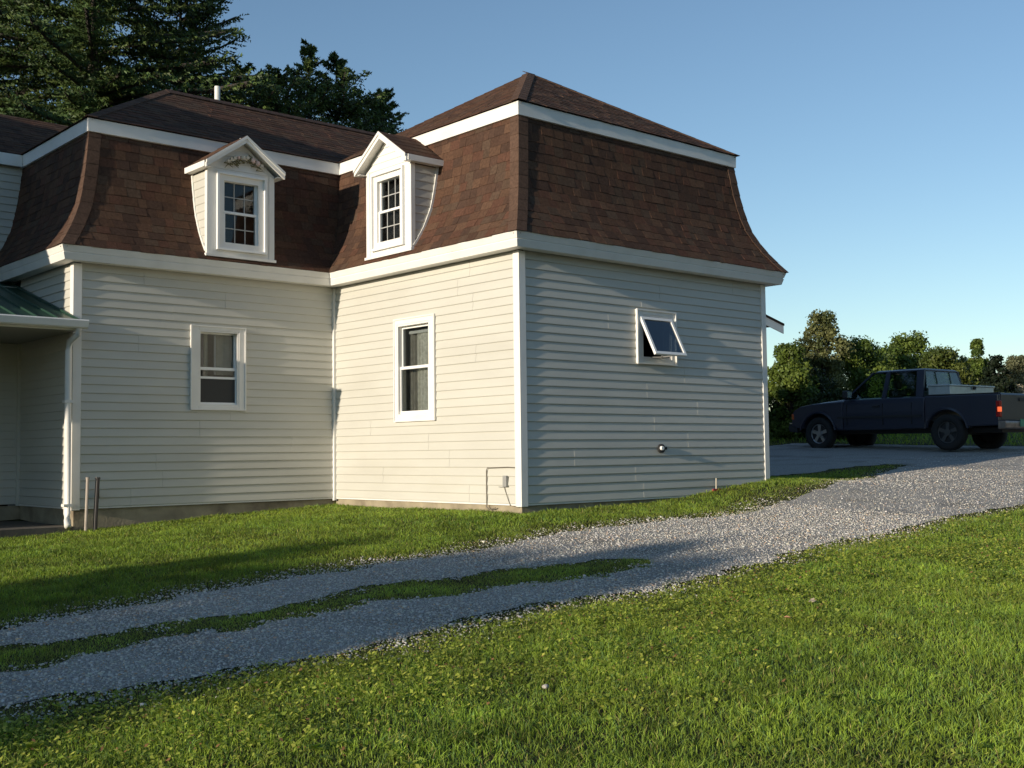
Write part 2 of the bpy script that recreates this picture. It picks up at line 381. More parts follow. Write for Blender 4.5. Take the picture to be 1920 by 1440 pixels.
# ------------------------------------------------------------ the house
C_ = .1016; LF = 4.5195; D1 = 3.7604; LW = 3.5426; D2 = 5.54; YW3 = 6.35; XL = -9.0
HOUSE = empty('house', (0, 0, 0))
tag(HOUSE, 'cream vinyl-sided house with brown shingled mansard roof and white trim', 'house')
mF = lambda a, o, z: (a, -o, z)
mW = lambda a, o, z: (a, D1 - o, z)
mL = lambda a, o, z: (-o, a, z)
mE = lambda a, o, z: (-LW - o, a, z)
mP = lambda a, o, z: (a, D2 - o, z)
mU = lambda a, o, z: (a, YW3 - o, z)
mR = lambda a, o, z: (LF + o, a, z)
NB = [0]
def boards(m, a0, a1, k0, k1, holes=(), flip=False, seams=True, joined=False, parent=None):
    """vinyl courses, each one a bevelled strip; cut at the window openings and at panel seams"""
    allb = MB()
    for k in range(k0, k1):
        z = k*C_; segs = [(a0, a1)]
        fill = []
        for (h0, h1, z0, z1, cz0, cz1) in holes:
            if z + C_ > z0 + .02 and z < z1 - .02:
                if z + C_ > cz1: fill.append((h0, h1, cz1 - .004, z + C_))
                if z < cz0: fill.append((h0, h1, z, cz0 + .004))
                segs = [t for (p, q) in segs for t in ((p, min(q, h0)), (max(p, h1), q)) if t[1] - t[0] > .02]
        if seams:
            r = random.Random(int((k//2)*31 + a0*97 + a1*13)); s = r.uniform(a0 + .6, a1 - .6)
            segs = [t for (p, q) in segs for t in (((p, s), (s, q)) if p + .15 < s < q - .15 else ((p, q),))]
        for i, (p, q) in enumerate(segs):
            e = .0016*(i % 2)
            prof = [(-.006, z), (.0125+e, z), (.016+e, z+.006), (.015+e, z+.016), (.003+e, z+C_+.001), (-.006, z+C_+.001)]
            b = allb if joined else MB()
            b.loft([[m(p+.0006, o, zz) for o, zz in prof], [m(q-.0006, o, zz) for o, zz in prof]])
            if not joined:
                b.build('siding_board', M_SIDING, parent or HOUSE, flip=flip); NB[0] += 1
        for (p, q, za, zb) in fill:
            f = (za - z)/C_; MB().loft([[m(x, o, zz) for o, zz in ((-.006, za), (.015 - .012*f, za), (.015 - .012*(zb-z)/C_, zb), (-.006, zb))] for x in (p, q)]).build('siding_board', M_SIDING, HOUSE, flip=flip)
    if joined:
        tag(allb.build('siding_board', M_SIDING, parent or HOUSE, flip=flip), kind='stuff')
def core(name, m, a0, a1, z0, z1, holes=(), o0=-.12, o1=-.008, mt=None, flip=False):
    b = MB(); za = z0
    xs = sorted({a0, a1, *[h[0] for h in holes], *[h[1] for h in holes]}); zs = sorted({z0, z1, *[h[2] for h in holes], *[h[3] for h in holes]})
    for i in range(len(xs)-1):
        for j in range(len(zs)-1):
            cx = (xs[i]+xs[i+1])/2; cz = (zs[j]+zs[j+1])/2
            if any(h[0] < cx < h[1] and h[2] < cz < h[3] for h in holes): continue
            b.box((xs[i], o0, zs[j]), (xs[i+1], o1, zs[j+1]), m)
    return b.build(name, mt or M_UNDER, HOUSE)

HW = (-2.02, -1.43, 1.18, 2.16, 1.150, 2.198); HL = (1.60, 2.31, 1.03, 2.21, .975, 2.265); HF = (1.975, 2.575, 1.69, 2.27, 1.642, 2.31)
ZT = 2.83
core('wall', mF, 0, LF, -.02, ZT, [HF]); core('wall', mL, .12, D1, -.02, ZT, [HL]); core('wall', mW, -LW, -.01, -.02, ZT, [HW])
core('wall', mE, D1+.12, D2, -.02, ZT); core('wall', mP, XL, -LW-.13, -.02, 2.7); core('wall', mU, XL, -LW+.3, 2.6, 4.62)
core('wall', mR, .12, 8, -.02, ZT)
boards(mF, .075, LF-.075, 0, 28, [HF]); boards(mL, .075, D1-.02, 0, 28, [HL]); boards(mW, -LW+.075, -.02, 0, 28, [HW])
boards(mE, D1+.075, D2, 0, 28, seams=False); boards(mP, -7.6, -LW-.02, 0, 27, seams=False)
boards(mU, -7.6, -LW+.28, 28, 45, seams=False); boards(mR, .075, 8, 0, 28, joined=True)

# starter strip, corner posts, foundation
for m, a0, a1 in ((mF, .0, LF), (mL, .0, D1), (mW, -LW, 0), (mE, D1, D2)):
    MB().box((a0+.01, -.004, -.018), (a1-.01, .010, -.001), m).build('starter_strip', M_TRIM, HOUSE)
def corner(x, y, sx, sy, z0, z1, wd=.078, t=.024):
    b = MB(); X0, X1 = sorted((x + sx*t, x - sx*wd)); Y0, Y1 = sorted((y + sy*t, y + sy*.0))
    b.box((X0, Y0, z0), (X1, Y1, z1))
    X0, X1 = sorted((x + sx*t, x)); Y0, Y1 = sorted((y - .0005*sy, y - sy*wd)); b.box((X0, Y0, z0), (X1, Y1, z1))
    return b.build('corner_post', M_TRIM, HOUSE, bevel=.004)
corner(0, 0, -1, -1, -.03, ZT-.002); corner(LF, 0, 1, -1, -.03, ZT-.002); corner(-LW, D1, -1, -1, -.03, ZT-.002)
b = MB(); b.box((-.045, D1-.05, -.04), (-.001, D1-.001, ZT-.002)); b.build('inside_corner_post', M_TRIM, HOUSE)
MB().box((-LW-.045, D2-.05, -.02), (-LW-.001, D2-.001, 2.7)).build('inside_corner_post', M_SIDING, HOUSE)
b = MB(); b.box((.02, .02, -.8), (LF-.02, 8, -.018)); b.box((-LW+.02, D1+.02, -.9), (.02, 8, -.019)); b.box((-9, D2+.02, -.9), (-LW+.02, 8, -.02))
b.build('foundation', M_CONC, HOUSE)
b = MB(); b.box((.05, .05, ZT-.03), (LF-.05, 8, ZT+.02)); b.box((-LW+.05, D1+.05, ZT-.028), (.04, 8, ZT+.018)); b.build('attic_floor', M_DARK, HOUSE)

# ---- footprint path for eaves and mansard
PV = [Vector((-LW, YW3)), Vector((-LW, D1)), Vector((0, D1)), Vector((0, 0)), Vector((LF, 0)), Vector((LF, 8.0))]
PN = [Vector((-1, 0)), Vector((0, -1)), Vector((-1, 0)), Vector((0, -1)), Vector((1, 0))]
def offv(i, o):
    """corner i of the footprint moved outwards by o"""
    n = Vector((0, 0))
    if i > 0: n += PN[i-1]
    if i < len(PN): n += PN[i]
    return PV[i] + n*o
def sweep(name, prof, mt):
    for i in range(5):
        rings = []
        for k in (i, i+1): rings.append([(*offv(k, o), z) for o, z in prof])
        # hairline joints between neighbours
        d = (offv(i+1, 0) - offv(i, 0)).normalized()*.0008
        rings[0] = [(p[0]+d.x, p[1]+d.y, p[2]) for p in rings[0]]; rings[1] = [(p[0]-d.x, p[1]-d.y, p[2]) for p in rings[1]]
        MB().loft(rings).build(name, mt, HOUSE)
sweep('eave_trim', [(.232, 2.998), (.206, 2.926), (.197, 2.924), (.197, 2.913), (.206, 2.911), (.182, 2.835), (.170, 2.832), (.10, 2.90), (.10, 2.998)], M_TRIM)
sweep('soffit', [(.168, 2.838), (.028, 2.838), (.028, 2.850), (.155, 2.850)], M_TRIM)
sweep('upper_fascia', [(-.228, 4.636), (-.232, 4.480), (-.262, 4.476), (-.262, 4.632)], M_TRIM)

PROF = [(-.238, 3.0), (-.10, 3.19), (.013, 3.37), (.122, 3.62), (.18, 3.88), (.222, 4.13), (.249, 4.36), (.268, 4.50)]
def prof_table(P):
    s = [0]
    for a, b in zip(P, P[1:]): s.append(s[-1] + math.hypot(b[0]-a[0], b[1]-a[1]))
    return s
def prof_at(P, T, s):
    s = max(0, min(T[-1], s)); return (np.interp(s, T, [p[0] for p in P]), np.interp(s, T, [p[1] for p in P]))
def o_at(z): return float(np.interp(z, [p[1] for p in PROF], [p[0] for p in PROF]))

SH = []   # every shingle: (size in the picture, verts, tint, group)
TINTS = [(.095,.052,.033), (.078,.044,.030), (.106,.060,.038), (.070,.041,.029), (.088,.056,.038), (.100,.050,.033)]
def shingle_face(seg, P, exp=.118, wmin=.10, wmax=.21, ends=None, lo=None, thick=.0065, base=None, grp='mansard'):
    """rows of shingles on the footprint side seg, following profile P = (inset, height)"""
    T = prof_table(P); n = PN[seg]; t = (PV[seg+1] - PV[seg]).normalized(); rows = int(math.ceil(T[-1]/exp))
    A = ends or (lambda o: ((offv(seg, -o) - PV[seg]).dot(t), (offv(seg+1, -o) - PV[seg]).dot(t)))
    for r in range(rows):
        s0 = r*exp; s1 = min(T[-1], s0 + exp*1.12)
        if T[-1] - s0 < .02: continue
        o0, z0 = prof_at(P, T, s0); o1, z1 = prof_at(P, T, s1); dz, do = z1 - z0, o1 - o0; L = math.hypot(dz, do)
        nn, nz = -(-dz/L), do/L            # outward (along n) and upward parts of the face normal
        a0, a1 = A(o0); b0, b1 = A(o1); a = min(a0, b0) - random.uniform(0, wmax)
        while a < max(a1, b1):
            wd = random.uniform(wmin, wmax); l, rr = a, a + wd; a = rr
            q = [max(a0, min(a1, l)), max(a0, min(a1, rr)), max(b0, min(b1, rr)), max(b0, min(b1, l))]
            if q[1] - q[0] + q[2] - q[3] < .012: continue
            th = thick*random.choice((.55, 1, 1, 1.35)); jt = random.uniform(-.006, .006)
            V = []
            for lift, side in ((0, 0), (1, 1)):
                for (aa, oo, zz, top) in ((q[0], o0, z0, 0), (q[1], o0, z0, 0), (q[2], o1, z1, 1), (q[3], o1, z1, 1)):
                    h = (th if not top else .0015) * side - .002
                    dn = 0 if top else jt
                    sx = .0012*(1 if aa == q[0] or aa == q[3] else -1)
                    p = PV[seg] + t*(aa + sx) + n*(-oo + nn*h - dn*do/L)
                    V.append((p.x, p.y, zz + nz*h + dn*dz/L))
            c = np.mean(V, axis=0); d = c - CAM; dist = float(np.linalg.norm(d))
            N3 = np.array([n.x*nn, n.y*nn, nz]); ar = (abs(q[1]-q[0]) + abs(q[2]-q[3]))/2*L*max(0, -float(N3 @ d))/dist**3
            k = random.uniform(.90, 1.09); tc = random.choice(TINTS); SH.append((ar, V, (tc[0]*k, tc[1]*k, tc[2]*k), grp))
def under(seg, P, ends=None, dn=.010):
    n = PN[seg]; t = (PV[seg+1] - PV[seg]).normalized(); b = MB(); A = ends or (lambda o: ((offv(seg, -o) - PV[seg]).dot(t), (offv(seg+1, -o) - PV[seg]).dot(t)))
    rings = []
    for o, z in P:
        l, r = A(o); o2 = o + dn; a = PV[seg] + t*l - n*o2; c = PV[seg] + t*r - n*o2; rings.append([(a.x, a.y, z), (c.x, c.y, z)])
    v = [p for r in rings for p in r]; f = [(2*i, 2*i+1, 2*i+3, 2*i+2) for i in range(len(rings)-1)]
    v2 = [(p[0]-n.x*.05, p[1]-n.y*.05, p[2]-.03) for p in v]
    b.add(v, f); b.add(v2, [q[::-1] for q in f]); return b.build('mansard_deck' if P is PROF else 'roof_deck', M_UNDER, HOUSE)
for sg in range(5):
    shingle_face(sg, PROF); under(sg, PROF)
# upper roof: block pyramid and wing hip roof
SL = .616
def slope(o0, o1, z0=4.645): return [(o0, z0), (o1, z0 + SL*(o1 - o0))]
blk = slope(.205, 2.26)
eF = lambda o: (o, LF - o)
shingle_face(3, blk, ends=eF, grp='upper'); under(3, blk, eF)
shingle_face(2, blk, ends=lambda o: (D1 - LF + o, D1 - o), grp='upper'); under(2, blk, lambda o: (D1 - LF + o, D1 - o))
under(4, blk, eF); 
# back slope of the block
b = MB(); zt = 4.645 + SL*(2.26-.205); b.add([(.205, LF-.205, 4.645), (LF-.205, LF-.205, 4.645), (LF/2, LF/2, zt-.01)], [(1, 0, 2)]); b.build('roof_deck', M_UNDER, HOUSE)
wg = slope(.205, 2.04); zr = 4.645 + SL*(2.04-.205)
eW = lambda o: (o, LW + 4.2)
shingle_face(1, wg, ends=eW, grp='upper'); under(1, wg, eW)
YB = D1 + 4.08
eS = lambda o: (YW3 - YB + o, YW3 - D1 - o)
shingle_face(0, wg, ends=eS, grp='upper'); under(0, wg, eS)
b = MB(); b.add([(-LW+.205, YB-.205, 4.645), (4.2, YB-.205, 4.645), (4.2, YB-2.04, zr-.01), (-LW+2.04, YB-2.04, zr-.01)], [(1,0,3,2)]); b.build('roof_deck', M_UNDER, HOUSE)
# roof of the left rear section (front slope seen over the side eave)
PV.append(None); PV[-1] = Vector((-LW+.1, YW3)); PN3 = Vector((0, -1))
def w3roof():
    n0 = len(PN); PN.append(Vector((0,-1))); sv = PV[:]
    PV[n0:] = [Vector((-9, YW3)), Vector((-1.2, YW3))]
    e = lambda o: (0, 5.95 + o)
    P = [(-.10, 4.645), (1.75, 4.645 + .56*1.85)]
    shingle_face(n0, P, ends=e, grp='upper'); under(n0, P, e); PN.pop(); PV[:] = sv
w3roof()
MB().box((-8.9, YW3-.10, 4.478), (-LW+.225, YW3-.07, 4.636)).build('upper_fascia', M_TRIM, HOUSE)

SH.sort(key=lambda s: -s[0])
FQ = [(0,3,2,1), (4,5,6,7), (0,1,5,4), (1,2,6,5), (3,0,4,7)]
NSH = 300
for ar, V, c, g in SH[:NSH]:
    MB().add(V, FQ, c).build('shingle', M_SHINGLE, HOUSE)
b = MB()
for ar, V, c, g in SH[NSH:]: b.add(V, FQ, c)
tag(b.build('shingle', M_SHINGLE, HOUSE), kind='stuff')

# hip caps, one bent piece per course
def hipcaps(i, P, width=.15, exp=.17, sgn=1, ridge=None):
    T = prof_table(P); k = int(T[-1]/exp)
    nA, nB = PN[i-1], PN[i]; tA = (PV[i] - PV[i-1]).normalized(); tB = (PV[i+1] - PV[i]).normalized()
    for r in range(k + 1):
        s0 = r*exp; s1 = min(T[-1], s0 + exp*1.1)
        if s1 - s0 < .03: continue
        V = []
        for lay in (0, 1):
            for s, h in ((s0, .012), (s1, .007)):
                o, z = prof_at(P, T, s); h = h + .006*lay
                c = PV[i] - (nA + nB)*(o - h)
                a = c - tA*width; bb = c + tB*width
                for p in (a, c, bb): V.append((p.x, p.y, z + (.006*lay if abs(P[-1][1]-P[0][1]) < 1.4 else 0)))
        F = [(6,7,10,9), (7,8,11,10), (0,1,7,6), (1,2,8,7), (0,6,9,3), (2,5,11,8), (0,3,4,1), (1,4,5,2)]
        kk = random.uniform(.85, 1.1); MB().add(V, F, (.105*kk, .064*kk, .045*kk)).build('hip_cap', M_SHINGLE, HOUSE)
hipcaps(3, PROF); hipcaps(1, PROF); hipcaps(4, PROF)
hipcaps(3, blk, .13); hipcaps(4, blk, .13); hipcaps(1, wg, .13)
# ridge of the wing
for k in range(24):
    x0 = -LW + 2.04 + k*.2
    if x0 > 2.2: break
    y = D1 + 2.04; V = []
    for lay in (0, 1):
        for x in (x0, x0 + .21):
            for dy, dz in ((-.13, -.08), (0, 0), (.13, -.08)): V.append((x, y + dy, zr + dz + .014 + .009*lay + (.004 if x > x0 else 0)))
    MB().add(V, [(6,7,10,9), (7,8,11,10), (0,1,7,6), (1,2,8,7), (0,6,9,3), (2,5,11,8)], (.07,.045,.036)).build('ridge_cap', M_SHINGLE, HOUSE)

# plumbing vent on the wing ridge
MB().tube([(-.52, 6.15, 5.55), (-.52, 6.15, 6.12)], .042, 14).build('vent_pipe', M_TRIM, HOUSE, smooth=False)

# ---- dormers
M_MUN = mat('muntin_bar', (.42,.42,.40), .5)
def dormer(m, a0, a1, flip, label, tsign):
    D = MB().box((a0+.02, -.24, 3.10), (a1-.02, .04, 4.16), m).build('dormer', M_UNDER, HOUSE); tag(D, label)
    fr = .20; zb, ze, zp = 3.085, 4.19, 4.555; ac = (a0+a1)/2
    g0, g1_, gz0, gz1 = ac-.215, ac+.215, 3.23, 4.035
    def P(b, name, mt, **k): return b.build(name, mt, D, flip=flip, **k)
    # cheeks: courses that stop on the curved roof
    for side, a in ((-1, a0), (1, a1)):
        for k in range(11):
            z = zb + .03 + k*C_
            if z > ze - .06: break
            zt = min(z + C_, ze - .01); r0 = -o_at(z) - .02; r1 = -o_at(zt) - .02
            if fr - .05 - r0 < .03: continue
            q = [(0, z), (.010, z), (.013, z+.008), (.003, zt), (0, zt)]
            ring0 = [m(a + side*t, r0 if zz < z + .05 else r1, zz) for t, zz in q]; ring1 = [m(a + side*t, fr - .045, zz) for t, zz in q]
            P(MB().loft([ring0, ring1]), 'siding_board', M_SIDING)
        # white trim strip along the curve
        zs = np.linspace(zb + .03, ze - .02, 14); rings = []
        for z in zs:
            r = -o_at(z); rings.append([m(a + side*t, r + dd, z) for t, dd in ((0, -.02), (.022, -.02), (.022, .036), (0, .036))])
        P(MB().loft(rings), 'curved_trim', M_TRIM)
        # front corner board
        lo, hi = sorted((a + side*.016, a - side*.06)); P(MB().box((lo, fr-.05, zb), (hi, fr+.012, ze-.02), m), 'corner_board', M_TRIM)
    # front face around the window, sill board below
    b = MB(); b.box((a0+.061, fr-.03, zb), (a1-.061, fr+.004, 3.14), m); b.box((a0+.061, fr-.03, 4.13), (a1-.061, fr+.004, ze-.02), m)
    b.box((a0+.061, fr-.03, 3.14), (ac-.34, fr+.004, 4.13), m); b.box((ac+.34, fr-.03, 3.14), (a1-.061, fr+.004, 4.13), m); P(b, 'front_panel', M_TRIM)
    P(MB().box((a0-.035, fr-.02, zb-.035), (a1+.035, fr+.03, zb-.001), m), 'sill', M_TRIM)
    # gable courses
    for k in range(5):
        z = ze - .019 + k*C_*.85; zt = z + C_*.85
        if z > zp - .02: break
        hw0 = (a1-a0)/2*(zp - z)/(zp - ze) - .01; hw1 = max(.01, (a1-a0)/2*(zp - zt)/(zp - ze) - .01)
        V = [m(ac-hw0, fr-.02, z), m(ac+hw0, fr-.02, z), m(ac+hw1, fr-.02, zt), m(ac-hw1, fr-.02, zt), m(ac-hw0, fr+.014, z), m(ac+hw0, fr+.014, z), m(ac+hw1, fr+.004, zt), m(ac-hw1, fr+.004, zt)]
        P(MB().add(V, [(3,2,1,0), (4,5,6,7), (0,1,5,4), (1,2,6,5), (2,3,7,6), (3,0,4,7)]), 'gable_board', M_TRIM)
    # casing, frame, sashes, muntins, glass
    def ring(x0, x1, z0, z1, wd, o0, o1, name, mt):
        b = MB(); b.box((x0, o0, z0), (x0+wd, o1, z1), m); b.box((x1-wd, o0, z0), (x1, o1, z1), m)
        b.box((x0+wd, o0, z0), (x1-wd, o1, z0+wd), m); b.box((x0+wd, o0, z1-wd), (x1-wd, o1, z1), m); return P(b, name, mt)
    ring(ac-.345, ac+.345, 3.142, 4.128, .028, fr-.06, fr+.045, 'window_casing', M_WIN)
    ring(ac-.317, ac+.317, 3.170, 4.100, .075, fr-.06, fr+.010, 'window_frame', M_TRIM)
    ring(g0-.027, g1_+.027, gz0-.015, 3.645, .03, fr-.055, fr-.012, 'sash', M_WIN)
    ring(g0-.027, g1_+.027, 3.622, gz1+.015, .03, fr-.075, fr-.035, 'sash', M_WIN)
    zm = 3.63
    for (za, zb2, oo) in ((gz0, zm, fr-.035), (zm, gz1, fr-.055)):
        P(MB().box((g0, oo-.002, za), (g1_, oo+.002, zb2), m), 'pane', M_GLASS)
        for i in (1, 2):
            x = g0 + (g1_-g0)*i/3; P(MB().box((x-.006, oo+.003, za+.012), (x+.006, oo+.010, zb2-.012), m), 'muntin', M_MUN)
        z = (za + zb2)/2; P(MB().box((g0+.004, oo+.0032, z-.006), (g1_-.004, oo+.0102, z+.006), m), 'muntin', M_MUN)
    P(MB().box((g0-.02, fr-.20, gz0-.02), (g1_+.02, fr-.13, gz1+.02), m), 'room_interior', M_DARK)
    # roof: two slopes, rakes and eave boards, ridge running back into the main roof
    ov = .095; ro = fr + .145; sl = (zp - ze)/((a1-a0)/2)
    for side in (-1, 1):
        ae = (a0 - ov) if side < 0 else (a1 + ov); zE = 4.215; zR = 4.600; back = -.42
        def rp(t, o, h): return m(ae + (ac-ae)*t, o, zE + (zR-zE)*t + h)
        P(MB().loft([[rp(0, ro-.01, -.03), rp(0, ro-.01, 0), rp(1, ro-.01, 0), rp(1, ro-.01, -.03)], [rp(0, -.34, -.03), rp(0, -.34, 0), rp(1, -.75, 0), rp(1, -.75, -.03)]]), 'roof_board', M_TRIM)
        b = MB(); rows = 5
        for r in range(rows):
            t0, t1 = r/rows, min(1, (r+1.1)/rows); o = ro + .006
            while o > -.70:
                wd = random.uniform(.12, .22); o2 = o - wd; tc = random.choice(TINTS)
                b.add([rp(t0, o, .002), rp(t0, o2, .002), rp(t1, o2, .003), rp(t1, o, .003), rp(t0, o, .012), rp(t0, o2, .012), rp(t1, o2, .005), rp(t1, o, .005)], FQ, tc); o = o2 - .002
        tag(P(b, 'shingle', M_SHINGLE), kind='stuff')
        # rake board on the gable front
        P(MB().loft([[rp(0, ro-.028, -.085), rp(0, ro+.001, -.085), rp(0, ro+.001, .0), rp(0, ro-.028, .0)], [rp(1, ro-.028, -.085), rp(1, ro+.001, -.085), rp(1, ro+.001, .0), rp(1, ro-.028, .0)]]), 'rake_board', M_TRIM)
        P(MB().loft([[rp(0, ro+.001, -.036), rp(0, ro+.016, -.036), rp(0, ro+.016, .004), rp(0, ro+.001, .004)], [rp(1, ro+.001, -.036), rp(1, ro+.016, -.036), rp(1, ro+.016, .004), rp(1, ro+.001, .004)]]), 'rake_moulding', M_TRIM)
        P(MB().loft([[rp(0.02, ro-.03, -.032), rp(.02, fr-.02, -.032), rp(.02, fr-.02, -.04), rp(.02, ro-.03, -.04)], [rp(1, ro-.03, -.032), rp(1, fr-.02, -.032), rp(1, fr-.02, -.04), rp(1, ro-.03, -.04)]]), 'soffit', M_TRIM)
        lo, hi = sorted((ae, ae + side*.012)); P(MB().box((lo, -.30, zE-.075), (hi, ro-.03, zE-.002), m), 'eave_board', M_TRIM)
        lo, hi = sorted((ae, (a0 if side < 0 else a1))); P(MB().box((lo, -.30, zE-.072), (hi, ro-.03, zE-.064), m), 'soffit', M_TRIM)
    return D
dormer(mW, -1.975, -1.065, False, 'gabled dormer with a dried-flower swag in its gable', 1)
dormer(mL, 1.735, 2.665, True, 'gabled dormer on the sunlit side, beside the roof valley', -1)

# dried flower swag under the gable of the shaded dormer
sw = empty('flower_swag', (-1.50, D1-.232, 4.30)); tag(sw, 'dried flower swag with pale blooms hung under the left dormer gable', 'wreath')
M_FLOW = mat('dried_flower', (.62,.56,.46), .9, var=.3, vscale=30); M_TWIG = mat('dried_twig', (.20,.17,.08), .9); M_BLOOM = mat('pink_bloom', (.75,.55,.48), .9)
b = MB(); rr = random.Random(3)
for k in range(46):
    t = rr.uniform(-1, 1); x = t*.26; z = .03 - .09*t*t + rr.uniform(-.05, .04); b.tube([(x, 0, z), (x + rr.uniform(-.05,.05), -.03, z + rr.uniform(-.05,.03)), (x + rr.uniform(-.08,.08), -.045, z + rr.uniform(-.07,.0))], [.004, .008, .002], 4)
b.build('twigs', M_TWIG, sw)
for t, s, mt in ((-.72,.026,M_FLOW), (-.55,.03,M_FLOW), (-.35,.022,M_BLOOM), (-.1,.035,M_FLOW), (.1,.03,M_FLOW), (.3,.024,M_TWIG), (.42,.036,M_BLOOM), (.68,.034,M_BLOOM), (.85,.026,M_FLOW), (-.88,.022,M_FLOW)):
    bm = bmesh.new(); bmesh.ops.create_icosphere(bm, subdivisions=2, radius=s)
    for v in bm.verts: v.co *= 1 + .35*math.sin(v.co.x*300)*math.cos(v.co.z*260); v.co.y *= .7
    me = bpy.data.meshes.new('bloom'); bm.to_mesh(me); bm.free(); me.materials.append(mt); ob = bpy.data.objects.new('bloom', me); COL.objects.link(ob); ob.parent = sw
    ob.location = (t*.27, -.04, .04 - .10*t*t)

# ---- ground floor windows
def window(m, hole, flip, label, casing, rail, glassin, kind):
    a0, a1, z0, z1 = hole[:4]; c0, c1, cz0, cz1 = casing; g0, g1_, h0, h1 = glassin
    b = MB(); t = .030
    b.box((c0, -.004, cz0), (a0+.02, t, cz1), m); b.box((a1-.02, -.004, cz0), (c1, t, cz1), m)
    b.box((a0+.02, -.004, cz0), (a1-.02, t, z0+.015), m); b.box((a0+.02, -.004, z1-.015), (a1-.02, t, cz1), m)
    Wn = b.build('window', M_TRIM, HOUSE, flip=flip, bevel=.003); tag(Wn, label)
    def P(b, name, mt): return b.build(name, mt, Wn, flip=flip)
    def ring(x0, x1, y0, y1, wd, o0, o1, name, mt):
        b = MB(); b.box((x0, o0, y0), (x0+wd, o1, y1), m); b.box((x1-wd, o0, y0), (x1, o1, y1), m)
        b.box((x0+wd, o0, y0), (x1-wd, o1, y0+wd), m); b.box((x0+wd, o0, y1-wd), (x1-wd, o1, y1), m); return P(b, name, mt)
    e = .012
    ring(c0-.004, c1+.004, cz0-.004, cz1+.004, .016, t-.002, t+.012, 'trim_channel', M_TRIM)
    ring(a0+.02, a1-.02, z0+.015, z1-.015, .022, -.10, t-.006, 'jamb', M_TRIM)
    ring(g0-.035, g1_+.035, h0-.035, rail+.02, .035, -.045, -.012, 'sash', M_WIN)
    ring(g0-.035, g1_+.035, rail-.018, h1+.035, .035, -.075, -.043, 'sash', M_WIN)
    P(MB().box((g0-.005, -.030, h0-.005), (g1_+.005, -.026, rail-.012), m), 'pane', M_GLASS)
    P(MB().box((g0-.005, -.062, rail+.01), (g1_+.005, -.058, h1+.005), m), 'pane', M_GLASS)
    # room behind: box open to the front
    r = MB(); x0, x1 = a0-.4, a1+.4; y0, y1 = z0-.3, z1+.3; dp = -1.2
    r.box((x0, dp-.02, y0), (x1, dp, y1), m); r.box((x0-.02, dp, y0), (x0, -.125, y1), m); r.box((x1, dp, y0), (x1+.02, -.125, y1), m); r.box((x0, dp, y0-.02), (x1, -.125, y0), m); r.box((x0, dp, y1), (x1, -.125, y1+.02), m)
    P(r, 'room_interior', M_ROOM if kind != 'dark' else M_DARK)
    return Wn, P, ring
def drape(m, x0, x1, z0, z1, o, amp, folds):
    n = folds*6; v = []; f = []
    for i in range(n+1):
        a = x0 + (x1-x0)*i/n; d = o + amp*math.sin(2*math.pi*folds*i/n) + amp*.3*math.sin(i*2.3)
        for z, k in ((z0, 1.15), (z1, .8)): v.append(m(a, o + (d-o)*k, z))
    for i in range(n): f.append((2*i, 2*i+2, 2*i+3, 2*i+1))
    return MB().add(v, f)
Wn, P, ring = window(mW, HW, False, 'shaded double-hung window with its lower sash slightly raised', (-2.108, -1.358, 1.150, 2.198), 1.665, (-1.958, -1.484, 1.245, 2.105), 'a')
P(MB().box((-1.985, -.040, 1.540), (-1.457, -.008, 1.568), mW), 'sash_rail', M_WIN)
P(MB().box((-1.960, -.024, 1.245), (-1.482, -.020, 1.545), mW), 'insect_screen', M_SCREEN)
P(drape(mW, -1.70, -1.30, 1.60, 2.13, -.13, .006, 3), 'curtain', M_CURT)
P(drape(mW, -1.86, -1.80, 1.2, 2.13, -.14, .01, 1), 'curtain', M_CURT)
P(MB().box((-1.735, -.105, 1.60), (-1.71, -.09, 2.1), mW), 'storm_frame', M_WIN)
Wn, P, ring = window(mL, HL, True, 'sunlit double-hung window with lace curtains', (1.512, 2.345, .975, 2.265), 1.645, (1.70, 2.255, 1.105, 2.145), 'a')
P(drape(mL, 1.76, 2.07, 1.05, 2.12, -.13, .018, 5), 'curtain', M_LACE)
P(drape(mL, 2.09, 2.28, 1.05, 2.10, -.16, .012, 3), 'curtain', mat('sheer_curtain', (.30,.28,.24), .9, var=.2, vscale=20))
P(MB().box((1.76, -.118, 2.08), (2.20, -.10, 2.115), mL), 'curtain_rod', M_WIN)

# open awning window
b = MB(); c0, c1, cz0, cz1 = 1.90, 2.628, 1.642, 2.31; a0, a1, z0, z1 = HF[:4]; t = .030
b.box((c0, -.004, cz0), (a0+.03, t, cz1), mF); b.box((a1-.03, -.004, cz0), (c1, t, cz1), mF); b.box((a0+.03, -.004, cz0), (a1-.03, t, z0+.02), mF); b.box((a0+.03, -.004, z1-.02), (a1-.03, t, cz1), mF)
AW = b.build('window', M_TRIM, HOUSE, bevel=.003); tag(AW, 'small awning window propped open in the shaded wall')
def fring(x0, x1, y0, y1, wd, o0, o1, name, mt, tf=None):
    q = tf or mF; b = MB(); b.box((x0, o0, y0), (x0+wd, o1, y1), q); b.box((x1-wd, o0, y0), (x1, o1, y1), q)
    b.box((x0+wd, o0, y0), (x1-wd, o1, y0+wd), q); b.box((x0+wd, o0, y1-wd), (x1-wd, o1, y1), q); return b.build(name, mt, AW)
fring(c0-.004, c1+.004, cz0-.004, cz1+.004, .018, t-.002, t+.018, 'trim_channel', M_TRIM)
fring(a0+.03, a1-.03, z0+.02, z1-.02, .02, -.10, t-.008, 'jamb', M_TRIM)
th = math.atan2(.235, .47)
def aw(a, o, z):   # sash frame: z measured down from the hinge
    d = -z; oo = .035 + d*math.sin(th) + o*math.cos(th); zz = 2.215 - d*math.cos(th) + o*math.sin(th); return mF(a, oo, zz)
